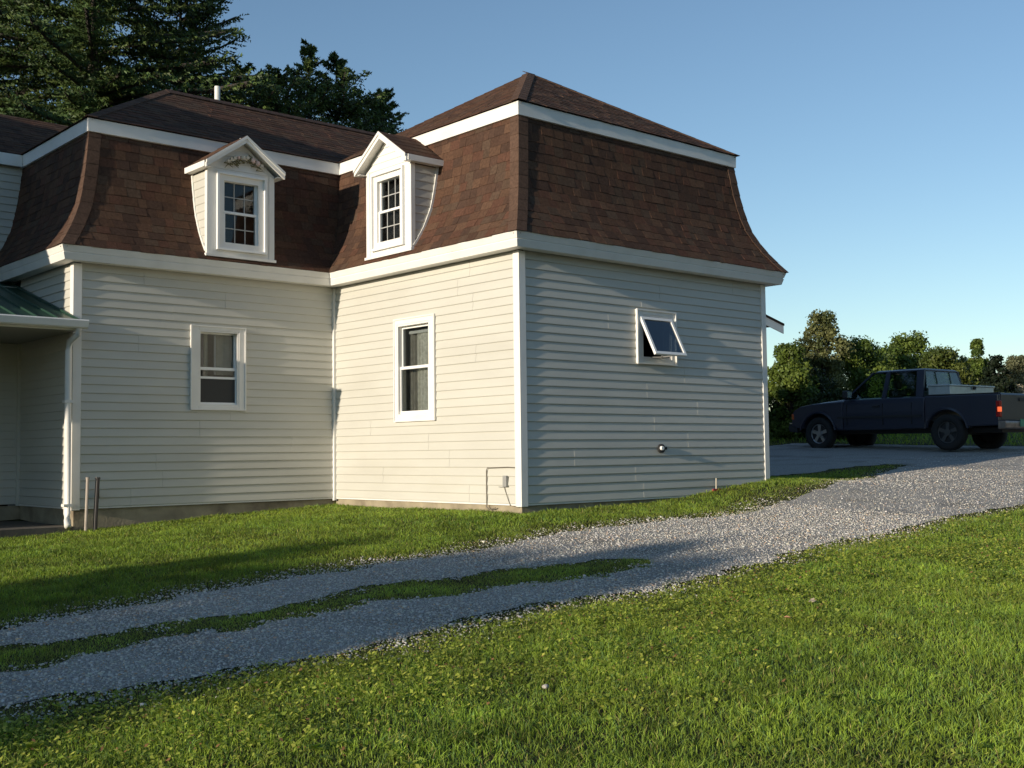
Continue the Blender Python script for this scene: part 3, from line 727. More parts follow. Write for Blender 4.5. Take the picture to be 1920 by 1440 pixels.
fring(1.955, 2.535, -.53, 0, .036, -.016, .016, 'sash', M_WIN, aw)
MB().box((1.99, -.003, -.495), (2.50, .003, -.035), aw).build('pane', glassmat('awning_glass', (.2,.24,.27), .10), AW)
r = MB(); r.box((1.5, -1.2, 1.4), (3.1, -1.18, 2.6), mF); r.box((1.48, -1.2, 1.4), (1.5, -.125, 2.6), mF); r.box((3.1, -1.2, 1.4), (3.12, -.125, 2.6), mF); r.box((1.5, -1.2, 1.38), (3.1, -.125, 1.4), mF); r.box((1.5, -1.2, 2.6), (3.1, -.125, 2.62), mF)
r.build('room_interior', M_DARK, AW)
MB().tube([mF(2.12, .0, 1.725), mF(2.28, .08, 1.73), mF(2.20, .17, 1.745)], .008, 6).build('crank_arm', M_GREYB, AW)
MB().tube([mF(2.42, .0, 1.725), mF(2.30, .07, 1.73), mF(2.38, .17, 1.745)], .008, 6).build('crank_arm', M_GREYB, AW)

# ---- small fittings on the walls
v = MB().disc(mF(2.31, .01, .60), (0, -1, 0), .055, .035, 20).build('wall_vent', M_BLACK, HOUSE); tag(v, 'round dark vent with a white cap on the shaded wall')
MB().disc(mF(2.29, .045, .605), (0, -1, 0), .026, .03, 16).build('vent_cap', M_WIN, v)
MB().box((2.365, .012, .585), (2.395, .05, .62), mF).build('valve', M_BLACK, v)
v = MB().box((.205, .014, .19), (.265, .05, .315), mL).build('outlet_box', M_GREYB, HOUSE, bevel=.005)
MB().box((.27, .016, .183), (.36, .026, .192), mL).build('cable_clip', M_GREYB, v)
M_CABLE = mat('grey_cable', (.16,.14,.11), .6)
MB().tube([mL(.08, .022, .405), mL(.2, .024, .41), mL(.4, .024, .405), mL(.555, .024, .400), mL(.57, .024, .37), mL(.575, .022, .2), mL(.572, .024, .03), mL(.57, .03, -.04), mL(.52, .03, -.07), mL(.46, .03, -.06), mL(.42, .02, -.05)], .006, 6).build('cable', M_CABLE, HOUSE)
MB().tube([mL(.27, .022, .19), mL(.22, .022, .08), mL(.17, .022, -.015), mL(.05, .024, -.03)], .004, 5).build('cable', M_CABLE, HOUSE)
MB().tube([mW(-3.27, .0, .14), mW(-3.27, .06, .14)], .012, 8).build('hose_tap', mat('brass', (.35,.27,.12), .4, metal=.8), HOUSE)
MB().tube([mW(-3.27, .06, .10), mW(-3.27, .06, .20)], .018, 8).build('tap_handle', M_BLACK, HOUSE)

# ---- porch on the left
PS = (2.86 - 2.15)/(5.96 - 3.56)
def pz(y): return 2.15 + PS*(y - 3.56)
b = MB(); x0, x1 = -9.0, -LW - .03
b.loft([[(x0, 3.50, pz(3.50)-.03), (x1, 3.50, pz(3.50)-.03), (x1, 3.50, pz(3.50)), (x0, 3.50, pz(3.50))], [(x0, YW3-.02, pz(YW3)-.03), (x1, YW3-.02, pz(YW3)-.03), (x1, YW3-.02, pz(YW3)), (x0, YW3-.02, pz(YW3))]])
PR = b.build('porch_roof', M_GREEN, HOUSE); tag(PR, 'green standing-seam metal porch roof')
x = x1 - .02
while x > -8.9:
    MB().loft([[(x-.012, 3.49, pz(3.49)+.001), (x+.012, 3.49, pz(3.49)+.001), (x+.006, 3.49, pz(3.49)+.022), (x-.006, 3.49, pz(3.49)+.022)], [(x-.012, YW3-.03, pz(YW3)+.001), (x+.012, YW3-.03, pz(YW3)+.001), (x+.006, YW3-.03, pz(YW3)+.022), (x-.006, YW3-.03, pz(YW3)+.022)]]).build('roof_seam', M_GREEN, PR); x -= .23
MB().box((x0, 3.50, 2.015), (x1, 3.53, 2.115)).build('porch_fascia', M_TRIM, HOUSE)
MB().loft([[(xx, yy, zz) for yy, zz in ((3.50,2.135),(3.40,2.135),(3.39,2.12),(3.41,2.05),(3.43,2.035),(3.498,2.035),(3.498,2.045),(3.435,2.047),(3.40,2.125),(3.492,2.125))] for xx in (x0, -LW+.03)]).build('gutter', M_TRIM, HOUSE)
MB().box((x0, 3.53, 2.02), (x1, D2, 2.035)).build('porch_ceiling', mat('porch_ceiling', (.28,.27,.24), .8), HOUSE)
b = MB(); b.tube([(-3.60, 3.46, 2.04), (-3.61, 3.48, 1.97), (-3.63, 3.66, 1.90), (-3.63, 3.69, 1.80), (-3.63, 3.69, -.06), (-3.635, 3.66, -.13), (-3.66, 3.58, -.20)], .038, 10)
DS = b.build('downspout', M_TRIM, HOUSE, smooth=True)
for z in (1.2, .02): MB().box((-3.68, 3.65, z), (-3.58, 3.735, z+.03)).build('strap', M_TRIM, DS)
MB().box((-9, 3.66, -.5), (-LW-.02, D2, -.205)).build('porch_slab', mat('porch_slab', (.10,.09,.075), .9, var=.2, vscale=4, bump=.3), HOUSE)

# ---- the taller main block outside the left edge: it throws the shadows on the wing
b = MB(); b.box((-17, 3.75, -1.2), (-9.02, 11, 6.4)); b.build('main_block_wall', M_SIDING, HOUSE)
b = MB(); b.add([(-17.3, 3.5, 6.72), (-8.8, 3.5, 6.72), (-8.8, 11.3, 6.72), (-17.3, 11.3, 6.72), (-14, 7.4, 6.95), (-12.2, 7.4, 6.95), (-17.3, 3.5, 6.4), (-8.8, 3.5, 6.4), (-8.8, 11.3, 6.4), (-17.3, 11.3, 6.4)],
   [(0,1,5,4), (1,2,5), (2,3,4,5), (3,0,4), (6,7,1,0), (7,8,2,1), (8,9,3,2), (9,6,0,3), (9,8,7,6)]); b.build('main_block_roof', M_UNDER, HOUSE)

# ---- added rear ell, hidden from here: put in to shade the bushes behind
b = MB(); b.box((-3.2, 8.3, -.8), (4.3, 16.5, 4.4)); b.build('added_rear_wall', M_SIDING, HOUSE)
b = MB(); b.loft([[(x, y, z) for y, z in ((8.1, 4.42), (16.8, 4.42), (12.4, 5.6))] for x in (-3.4, 4.4)]); b.build('added_rear_roof', M_UNDER, HOUSE)

# ---- things beside the walls
def rod(name, x, y, z0, z1, r, mt, label, cat, dx=.02):
    o = empty(name, (x, y, z0)); tag(o, label, cat)
    MB().tube([(0, 0, 0), (dx, 0, z1-z0)], r, 10).build('shaft', mt, o); return o
M_PIPE = mat('weathered_pipe', (.42,.36,.30), .7, var=.2, vscale=9); M_IRON = mat('dark_iron', (.055,.05,.048), .6, metal=.3)
p = rod('standpipe', -3.49, 3.50, -.34, .33, .017, M_PIPE, 'pale thin pipe standing next to the downspout', 'pipe', .02); MB().disc((.02, 0, .67), (0,0,1), .021, .02, 10).build('cap', M_PIPE, p)
p = rod('standpipe', -3.385, 3.50, -.33, .33, .024, M_IRON, 'dark iron pipe right of the pale thin pipe', 'pipe', .03); MB().disc((.03, 0, .66), (0,0,1), .03, .018, 10).build('cap', M_IRON, p)
p = rod('marker_stake', 3.31, -.07, -.12, .21, .009, mat('stake_wood', (.5,.45,.35), .8), 'thin wooden stake tied with red tape at the foot of the shaded wall', 'stake', 0.01)
MB().box((-.07, -.012, .165), (.09, .0, .195)).build('red_tape', mat('red_tape', (.45,.04,.04), .6), p)
# ------------------------------------------------------------ pickup truck (local axes: +X forward, +Y its left side, Z up from the ground)
TR = empty('pickup_truck', (14.504, 2.170, .507), (0, -.0107, 1.4973))
tag(TR, 'dark extended-cab pickup truck parked on the gravel beyond the house', 'truck')
def paint(name, col, rough=.32, met=.0):
    m = mat(name, col, rough, metal=met, spec=.5); p = m.node_tree.nodes['Principled BSDF']
    p.inputs['Coat Weight'].default_value = .3; p.inputs['Coat Roughness'].default_value = .06; return m
M_PAINT = paint('navy_paint', (.026,.029,.048)); M_TYRE = mat('tyre_rubber', (.018,.018,.018), .85); M_RIM = mat('alloy_rim', (.38,.38,.39), .35, metal=.8)
M_RIMD = mat('dark_rim', (.07,.068,.065), .6); M_PLAS = mat('black_plastic', (.022,.022,.024), .6); M_CHR = mat('chrome', (.6,.6,.6), .18, metal=1); M_TGL = glassmat('truck_glass', (.62,.72,.68), .06)  # M_RIMD is a plain darker colour for the rear rims
M_RED = mat('red_lens', (.40,.012,.010), .25); M_LIT = mat('lit_tail_lamp', (.6,.08,.03), .3); M_LIT.node_tree.nodes['Principled BSDF'].inputs['Emission Color'].default_value = (1,.16,.05,1); M_LIT.node_tree.nodes['Principled BSDF'].inputs['Emission Strength'].default_value = .9; M_AMB = mat('amber_lens', (.55,.10,.02), .3); M_CLR = mat('clear_lens', (.6,.6,.62), .15)
M_ALU = mat('aluminium', (.55,.60,.60), .38, metal=.55, var=.1, vscale=8)
def arch(cx, r=.455, cz=.37, z=.42, n=10):
    a0 = math.asin((z - cz)/r); return [(cx + r*math.cos(t), cz + r*math.sin(t)) for t in np.linspace(a0, math.pi - a0, n)]
def slab(prof, y0, y1, name, mt, parent=TR, inset=0, bevel=0, zi=None, smooth=False):
    b = MB(); b.loft([[(x, y, z) for x, z in prof] for y in (y0, y1)]); return b.build(name, mt, parent, bevel=bevel, smooth=smooth)
W = .86
def yb(z, full=W):   # side surface: bulges at mid height, tucks in towards the sill and the belt line
    return full
def side_shell(x0, x1, prof_top, arches, name, cuts=()):
    """a body side with depth: lofted rows between sill and top, wheel arches left open"""
    pass
# cab lower body + bonnet as a lofted body along X
def ring(x, ztop, zbot, w, crown=.0):
    pts = []
    for z in (zbot, zbot + (ztop-zbot)*.25, zbot + (ztop-zbot)*.55, zbot + (ztop-zbot)*.82, ztop - .02): pts.append((x, w - .05*max(0,(z-.80)/.35)**2 - .035*max(0,(.75-z)/.35), z))
    pts.append((x, w - .13, ztop + crown*.5)); pts.append((x, .35, ztop + crown)); 
    return pts + [(p[0], -p[1], p[2]) for p in reversed(pts)]
st = [(.50, 1.13, .46, W), (1.5, 1.13, .44, W), (2.52, 1.12, .44, W)]
b = MB(); b.loft([ring(x, zt, zb, w_) for x, zt, zb, w_ in st]); b.build('cab_body', M_PAINT, TR, bevel=.02)
# front end: fenders with arches, bonnet
for sy in (1, -1):
    top = [(2.52, 1.08), (2.90, 1.07), (3.35, 1.04), (3.70, .99), (3.88, .90), (3.93, .78)]
    bot = [(3.94, .55), (3.78, .50)] + arch(3.20, z=.50)[0:] + [(2.70, .50), (2.70, .44), (2.525, .44)]
    poly = top + bot
    b = MB(); outer = [(x, sy*yb(z), z) for x, z in poly]; inner = [(x, sy*.60, z) for x, z in poly]
    b.loft([inner, outer] if sy > 0 else [outer, inner]); b.build('fender', M_PAINT, TR, bevel=.03)
    # flare around each arch
    for cx in (3.20, 0):
        ar = arch(cx, r=.47, z=.45, n=16); ar2 = arch(cx, r=.51, z=.45, n=16); b = MB()
        b.loft([[(p[0], sy*(yb(p[1])-.02), p[1]), (p[0], sy*(yb(p[1])+.025), p[1]), (q[0], sy*(yb(q[1])+.015), q[1]), (q[0], sy*(yb(q[1])-.02), q[1])] for p, q in zip(ar, ar2)]); b.build('wheel_flare', M_PAINT, TR)
hood = []
for x, z in ((2.54, 1.115), (2.9, 1.10), (3.3, 1.07), (3.65, 1.02), (3.84, .95), (3.90, .88)):
    hood.append([(x, y, z + c) for y, c in ((-.74, -.035), (-.60, .0), (-.42, .025), (0, .03), (.42, .025), (.60, .0), (.74, -.035))] + [(x, y, z - .10) for y in (.74, -.74)])
MB().loft(hood).build('bonnet', M_PAINT, TR, smooth=True)
MB().box((2.6, -.62, .50), (3.86, .62, .88)).build('engine_bay', M_PLAS, TR)
b = MB(); b.box((3.87, -.50, .62), (3.93, .50, .86)); b.build('grille', M_PLAS, TR, bevel=.01)
b = MB(); b.loft([[(x, y, z) for x, z in ((3.80,.40),(4.02,.42),(4.06,.52),(4.02,.60),(3.82,.60))] for y in (-.84, .84)]); b.build('front_bumper', M_PLAS, TR, bevel=.02)
b = MB(); b.loft([[(x, y, z) for x, z in ((3.84,.603),(4.025,.603),(4.015,.635),(3.84,.64))] for y in (-.83, .83)]); b.build('bumper_top', M_CHR, TR)
for sy in (1, -1):
    MB().box((3.86, min(sy*.52, sy*.80), .66), (3.945, max(sy*.52, sy*.80), .84)).build('headlight', M_CLR, TR, bevel=.015)
    MB().box((3.86, min(sy*.805, sy*.862), .70), (3.935, max(sy*.805, sy*.862), .83)).build('turn_signal', M_AMB, TR, bevel=.012)
# greenhouse
zb, zt = 1.135, 1.71
def gh(x0, x1, w0, X0, X1, w1, z0, z1): return [[(x0,-w0,z0),(x1,-w0,z0),(x1,w0,z0),(x0,w0,z0)], [(X0,-w1,z1),(X1,-w1,z1),(X1,w1,z1),(X0,w1,z1)]]
b = MB(); xr0, xr1, xf0, xf1 = .50, .62, 2.56, 1.86
r = [(xr1, -.62), (1.2, -.655), (xf1-.05, -.63), (xf1, -.45), (xf1, .45), (xf1-.05, .63), (1.2, .655), (xr1, .62)]
b.loft([[(x, y, zt-.045) for x, y in r], [(x, y*.985, zt-.015) for x, y in r], [((x-1.2)*.93+1.2, y*.86, zt+.012) for x, y in r]]); b.build('cab_roof', M_PAINT, TR, smooth=False, bevel=.01)
def pillar(p, q, t=.05, name='pillar', mt=None):
    P, Q = Vector(p), Vector(q); b = MB(); sg = 1 if P.y > 0 else -1
    b.loft([[(P.x-t/2, P.y, P.z), (P.x+t/2, P.y, P.z), (P.x+t/2, P.y - sg*.05, P.z), (P.x-t/2, P.y - sg*.05, P.z)], [(Q.x-t/2, Q.y, Q.z), (Q.x+t/2, Q.y, Q.z), (Q.x+t/2, Q.y - sg*.05, Q.z), (Q.x-t/2, Q.y - sg*.05, Q.z)]]); return b.build(name, mt or M_PAINT, TR)
for sy in (1, -1):
    pillar((2.50, sy*.80, 1.11), (1.84, sy*.645, zt-.02), .06); pillar((1.50, sy*.815, 1.11), (1.46, sy*.655, zt-.02), .10); pillar((.64, sy*.80, 1.11), (.70, sy*.635, zt-.02), .17)
    b = MB(); b.loft([[(1.50, sy*.80, 1.13), (2.46, sy*.785, 1.13), (1.84, sy*.642, zt-.045), (1.46, sy*.65, zt-.045)], [(1.50, sy*.79, 1.13), (2.46, sy*.775, 1.13), (1.84, sy*.632, zt-.045), (1.46, sy*.64, zt-.045)]]); b.build('side_window', M_TGL, TR)
    b = MB(); b.loft([[(.78, sy*.795, 1.13), (1.44, sy*.80, 1.13), (1.41, sy*.65, zt-.045), (.80, sy*.642, zt-.045)], [(.78, sy*.785, 1.13), (1.44, sy*.79, 1.13), (1.41, sy*.64, zt-.045), (.80, sy*.632, zt-.045)]]); b.build('side_window', M_TGL, TR)
b = MB(); b.loft([[(2.52, -.76, 1.13), (2.52, .76, 1.13), (1.88, .60, zt-.03), (1.88, -.60, zt-.03)], [(2.50, -.76, 1.12), (2.50, .76, 1.12), (1.86, .60, zt-.04), (1.86, -.60, zt-.04)]]); b.build('windscreen', M_TGL, TR)
b = MB(); b.loft([[(.515, -.70, 1.14), (.515, .70, 1.14), (.615, .57, zt-.05), (.615, -.57, zt-.05)], [(.53, -.70, 1.14), (.53, .70, 1.14), (.63, .57, zt-.05), (.63, -.57, zt-.05)]]); RW = b.build('rear_window', M_TGL, TR)
for y in (-.26, .26): MB().loft([[(.508, y-.012, 1.14), (.508, y+.012, 1.14), (.608, y+.012, zt-.05), (.608, y-.012, zt-.05)], [(.50, y-.012, 1.14), (.50, y+.012, 1.14), (.60, y+.012, zt-.05), (.60, y-.012, zt-.05)]]).build('window_bar', M_PLAS, RW)
for sy in (.40, -.40):
    b = MB(); b.box((1.35, sy-.24, .7), (1.50, sy+.24, 1.30)); b.box((1.38, sy-.11, 1.32), (1.46, sy+.11, 1.50)); b.build('seat', M_PLAS, TR, bevel=.03)
b = MB(); b.box((2.25, -.70, 1.0), (2.50, .70, 1.17)); b.build('dashboard', M_PLAS, TR, bevel=.02)
# doors, handles, trim, mirrors
for sy in (1, -1):
    for x in (2.42, 1.50, .80):
        lo, hi = sorted((sy*(W+.001), sy*(W-.03))); MB().box((x-.006, lo, .55), (x+.006, hi, 1.0)).build('door_gap', M_BLACK, TR)
    lo, hi = sorted((sy*W, sy*(W+.018))); MB().box((.56, lo, .70), (2.66, hi, .745)).build('side_moulding', M_PLAS, TR)
    lo, hi = sorted((sy*(W-.012), sy*(W+.022))); MB().box((1.58, lo, .93), (1.74, hi, .965)).build('door_handle', M_PLAS, TR, bevel=.006)
    lo, hi = sorted((sy*.84, sy*1.02)); m_ = MB().box((2.28, lo, 1.13), (2.42, hi, 1.30)).build('mirror', M_PLAS, TR, bevel=.03)
    lo, hi = sorted((sy*.86, sy*1.0)); MB().box((2.274, lo, 1.15), (2.279, hi, 1.28)).build('mirror_glass', M_CHR, m_)
# bed: two hollow sides, floor, headboard
for sy in (1, -1):
    poly = [(.485, 1.12), (-1.14, 1.12), (-1.16, .60), (-1.15, .50), (-.50, .48)] + arch(0, z=.48)[::-1] + [(.485, .46)]
    outer = [(x, sy*yb(z), z) for x, z in poly]; inner = [(x, sy*(.76 if z > .7 else .78), z) for x, z in poly]
    b = MB(); b.loft([inner, outer]); b.build('bed_side', M_PAINT, TR, bevel=.028)
    lo, hi = sorted((sy*.735, sy*.835)); MB().box((-1.13, lo, 1.121), (.48, hi, 1.145)).build('bed_rail', M_PLAS, TR, bevel=.006)
    lo, hi = sorted((sy*.80, sy*.868)); MB().box((-1.185, lo, .66), (-1.09, hi, .98)).build('taillight', M_RED, TR, bevel=.012)
    lo, hi = sorted((sy*.812, sy*.872)); MB().box((-1.189, lo, .76), (-1.125, hi, .86)).build('tail_lamp', M_LIT, TR, bevel=.008)
MB().box((-1.10, -.76, .60), (.47, .76, .64)).build('bed_floor', M_PLAS, TR); MB().box((.44, -.755, .642), (.475, .755, 1.11)).build('bed_headboard', M_PAINT, TR)
b = MB(); b.loft([[(x, y, z) for x, z in ((-1.155, .60), (-1.155, 1.10), (-1.14, 1.135), (-1.10, 1.135), (-1.09, 1.10), (-1.10, .60))] for y in (-.775, .775)]); TG = b.build('tailgate', M_PAINT, TR, bevel=.006)
MB().box((-1.172, -.12, .98), (-1.157, .12, 1.05)).build('tailgate_handle', M_PLAS, TG)
b = MB(); b.loft([[(x, y, z) for x, z in ((-1.12, .42), (-1.28, .44), (-1.30, .54), (-1.28, .585), (-1.12, .585))] for y in (-.86, .86)]); b.build('rear_bumper', mat('worn_bumper', (.30,.25,.21), .45, metal=.5, var=.3, vscale=7), TR, bevel=.015)
MB().box((-1.312, .05, .47), (-1.305, .36, .62)).build('licence_plate', mat('green_plate', (.03,.28,.16), .4), TR)
MB().box((-1.0, -.5, .36), (3.5, .5, .46)).build('chassis', M_PLAS, TR)
# wheels
def wheel(x, sy):
    w_ = MB(); n = 28; y0 = sy*.655; rings = []
    for yy, rr_ in ((-.10,.25), (-.115,.30), (-.11,.345), (-.085,.368), (0,.372), (.085,.368), (.11,.345), (.115,.30), (.10,.25), (.09,.225), (-.09,.225)):
        rings.append([(x + rr_*math.cos(2*math.pi*k/n), y0 + yy + sy*.09, .37 + rr_*math.sin(2*math.pi*k/n)) for k in range(n)])
    rings.append(rings[0]); w_.loft(rings, cap=False); T_ = w_.build('wheel', M_TYRE, TR, smooth=True)
    yo = y0 + sy*.09; b = MB()
    MB().disc((x, yo + sy*.02, .37), (0, sy, 0), .225, .012, 24).build('brake_disc', M_PLAS, T_); b.disc((x, yo + sy*.03, .37), (0, sy, 0), .07, .05, 16)
    for k in range(5):
        a = 2*math.pi*k/5 + .3; c, s_ = math.cos(a), math.sin(a); V = []
        for yy in (sy*.034, sy*.062):
            for rr_, hw in ((.06, .032), (.212, .042)):
                for e in (-1, 1): V.append((x + rr_*c - e*hw*s_, yo + yy, .37 + rr_*s_ + e*hw*c))
        b.add(V, [(0,1,3,2), (4,6,7,5), (0,4,5,1), (2,3,7,6), (0,2,6,4), (1,5,7,3)])
    b.tube([(x + .215*math.cos(t), yo + sy*.055, .37 + .215*math.sin(t)) for t in np.linspace(0, 2*math.pi, 29)], .014, 6, cap=False)
    b.build('rim', M_RIM if x > 1 else M_RIMD, T_)
for x in (3.2, 0):
    for sy in (1, -1): wheel(x, sy)
MB().tube([(0,-.6,.37),(0,.6,.37)], .05, 8).build('axle', M_PLAS, TR); MB().tube([(3.2,-.6,.37),(3.2,.6,.37)], .04, 8).build('axle', M_PLAS, TR)

# crossover toolbox on the bed rails (rests on the truck)
mw = TR.matrix_basis
TB = empty('toolbox', tuple(mw @ Vector((.16, 0, 1.146))), (0, -.0107, 1.4973)); tag(TB, 'aluminium crossover toolbox lying across the pickup bed behind the cab', 'toolbox')
b = MB(); b.box((-.22, -.60, -.30), (.24, .60, .0)); b.box((-.24, -.82, .0), (.25, .82, .17)); b.build('box', M_ALU, TB, bevel=.008)
b = MB(); b.loft([[(-.26, -.84, .171), (.27, -.84, .171), (.27, .84, .171), (-.26, .84, .171)], [(-.26, -.84, .20), (.27, -.84, .22), (.27, .84, .22), (-.26, .84, .20)]]); b.build('lid', M_ALU, TB, bevel=.006)
MB().box((-.275, -.10, .11), (-.262, .0, .18)).build('latch', M_BLACK, TB)
# ------------------------------------------------------------ shed behind the house
sh = empty('shed', (13.2, 11.2, g1(13.2, 11.2))); tag(sh, 'low building with a white rake board just showing past the right corner of the house', 'shed')
zz = g1(13.2, 11.2)
def shp(x, y, z): return (x - 13.2, y - 11.2, z - zz)
sx0, sx1, syf, syb = 11.6, 18.62, 9.6, 14.0
def rz(x): return 4.28 - .24*(x - 17.6) if x > 14.9 else 4.93 + .24*(x - 14.9)
b = MB(); b.loft([[shp(sx0, y, 0), shp(sx1-.5, y, 0), shp(sx1-.5, y, rz(sx1-.5)-.25), shp(14.9, y, 4.68), shp(sx0, y, rz(sx0)-.25)] for y in (syf+.3, syb)]); b.build('wall', mat('pink_clapboard', (.42,.24,.24), .8, var=.1), sh)
for xa, xb in ((14.9001, sx1), (sx0-.4, 14.9)):
    b = MB(); b.loft([[shp(x, syf, rz(x)-.22), shp(x, syf+.03, rz(x)-.22), shp(x, syf+.03, rz(x)), shp(x, syf, rz(x))] for x in (xa, xb)]); b.build('rake_board', M_TRIM, sh)
    b = MB(); b.loft([[shp(x, syf-.03, rz(x)+.002), shp(x, syb+.3, rz(x)+.002), shp(x, syb+.3, rz(x)+.06), shp(x, syf-.03, rz(x)+.06)] for x in (xa, xb)]); b.build('roof', M_UNDER, sh)

# ------------------------------------------------------------ trees
def ray(px, s):
    d = CF + CR*(px - 960)/FPX; return CAM[0] + d[0]*s, CAM[1] + d[1]*s
def zpix(py, px, s): return CAM[2] + s*((720 - py)/FPX*CU[2] + CF[2] + CR[2]*(px - 960)/FPX)

def conifer(px, s, ytop, rad, label, seed, name='spruce_tree', droop=.25, z0f=.12, step=.42, dens=1.0, shape=.8, group=None, lean=0):
    r = np.random.default_rng(seed); x, y = ray(px, s); z = g1(x, y); H = zpix(ytop, px, s) - z
    root = empty(name, (x, y, z)); tag(root, label, 'tree', group)
    b = MB(); b.tube([(lean*(t*H)**2*.01, 0, t*H - .3*(t == 0)) for t in (0, .25, .5, .75, .99)], [.02*H*.9, .016*H, .011*H, .006*H, .008], 9); b.build('trunk', M_BARK, root)
    TW = []; br = MB(); h = max(H*z0f, 4.0)
    while h < H - .12:
        f = (H - h)/H; L0 = rad*min(1, 1.2*(f/(1-z0f))**shape*(1 if f > .12 else (f/.12)**.5))
        nb = r.integers(4, 8)
        for k in range(nb):
            a = r.uniform(0, 2*math.pi); L = max(.12, L0*r.uniform(.6, 1.12)); hh = h + r.uniform(-.4, .4)*step; lx = lean*hh**2*.01
            if hh > H - .05: continue
            up0 = .75*(1-f)**2 + .05 - .1*f; n = max(3, int(L/.16)); pts = []
            ox, oy = math.cos(a), math.sin(a); zc = hh
            for i in range(n+1):
                t = i/n; sl = up0 - droop*1.6*math.sin(t*math.pi*.75)*f*1.3 + .55*max(0, t-.6)*(droop+.3)
                if i: zc += sl*L/n
                pts.append(Vector((lx + ox*L*t, oy*L*t, zc)))
            br.tube([tuple(p) for p in pts[::max(1, n//4)]] + [tuple(pts[-1])], [.014*L+.004]*len(pts[::max(1, n//4)]) + [.003], 4, cap=False)
            # side twigs with needle tufts
            for i in range(1, n+1):
                for sd in ((-1, 1) if i < n else (-1, 0, 1)):
                    for q in range(2 if dens > .9 else 1):
                        t = (i - q*.5)/n; p0 = pts[i-1].lerp(pts[i], 1 - q*.5); tl = (.22 + .42*L/3*(1 - abs(t - .35)))*r.uniform(.6, 1.15)*min(1, .14 + L0*.8)
                        ang = a + sd*r.uniform(.6, 1.15); dz = r.uniform(-.55, .0)*droop*2.0*f**.5 + r.uniform(-.08, .2)
                        d = np.array([math.cos(ang), math.sin(ang), dz]); d /= np.linalg.norm(d); p = np.array(p0)
                        col = np.array([.052, .086, .026])*r.uniform(.6, 1.7) + np.array([.022, .018, 0])*(r.random() < .35)
                        TW.append((*p, *d, tl, *col))
        h += step*(.55 + .6*f)*r.uniform(.8, 1.2)
    br.build('branches', M_BARK, root)
    T = np.array(TW); cnt = np.maximum(3, (T[:,6]/.062).astype(int)); ti = np.repeat(np.arange(len(T)), cnt*2)
    j = np.concatenate([np.repeat(np.arange(c), 2) for c in cnt]); m = cnt[ti]; d = T[ti,3:6]; N = len(ti)
    c = T[ti,:3] + d*(T[ti,6]*(j + .5)/m)[:,None]; nl = (.066*r.uniform(.7, 1.25, N))[:,None]
    w_ = r.normal(0, 1, (N, 3)); w_ -= d*(w_*d).sum(1)[:,None]; w_ /= np.linalg.norm(w_, axis=1)[:,None] + 1e-6
    tip = c + d*nl*.8 + w_*nl; bs = np.cross(d, w_)*.018
    V = np.stack([c - d*.024 - bs, c + d*.024 + bs, tip], 1).reshape(-1, 3)
    fastmesh('foliage', V, np.arange(len(V)).reshape(-1, 3), M_NEEDLE, T[ti,7:10]*r.uniform(.8, 1.2, (N, 1)), root)
    return root

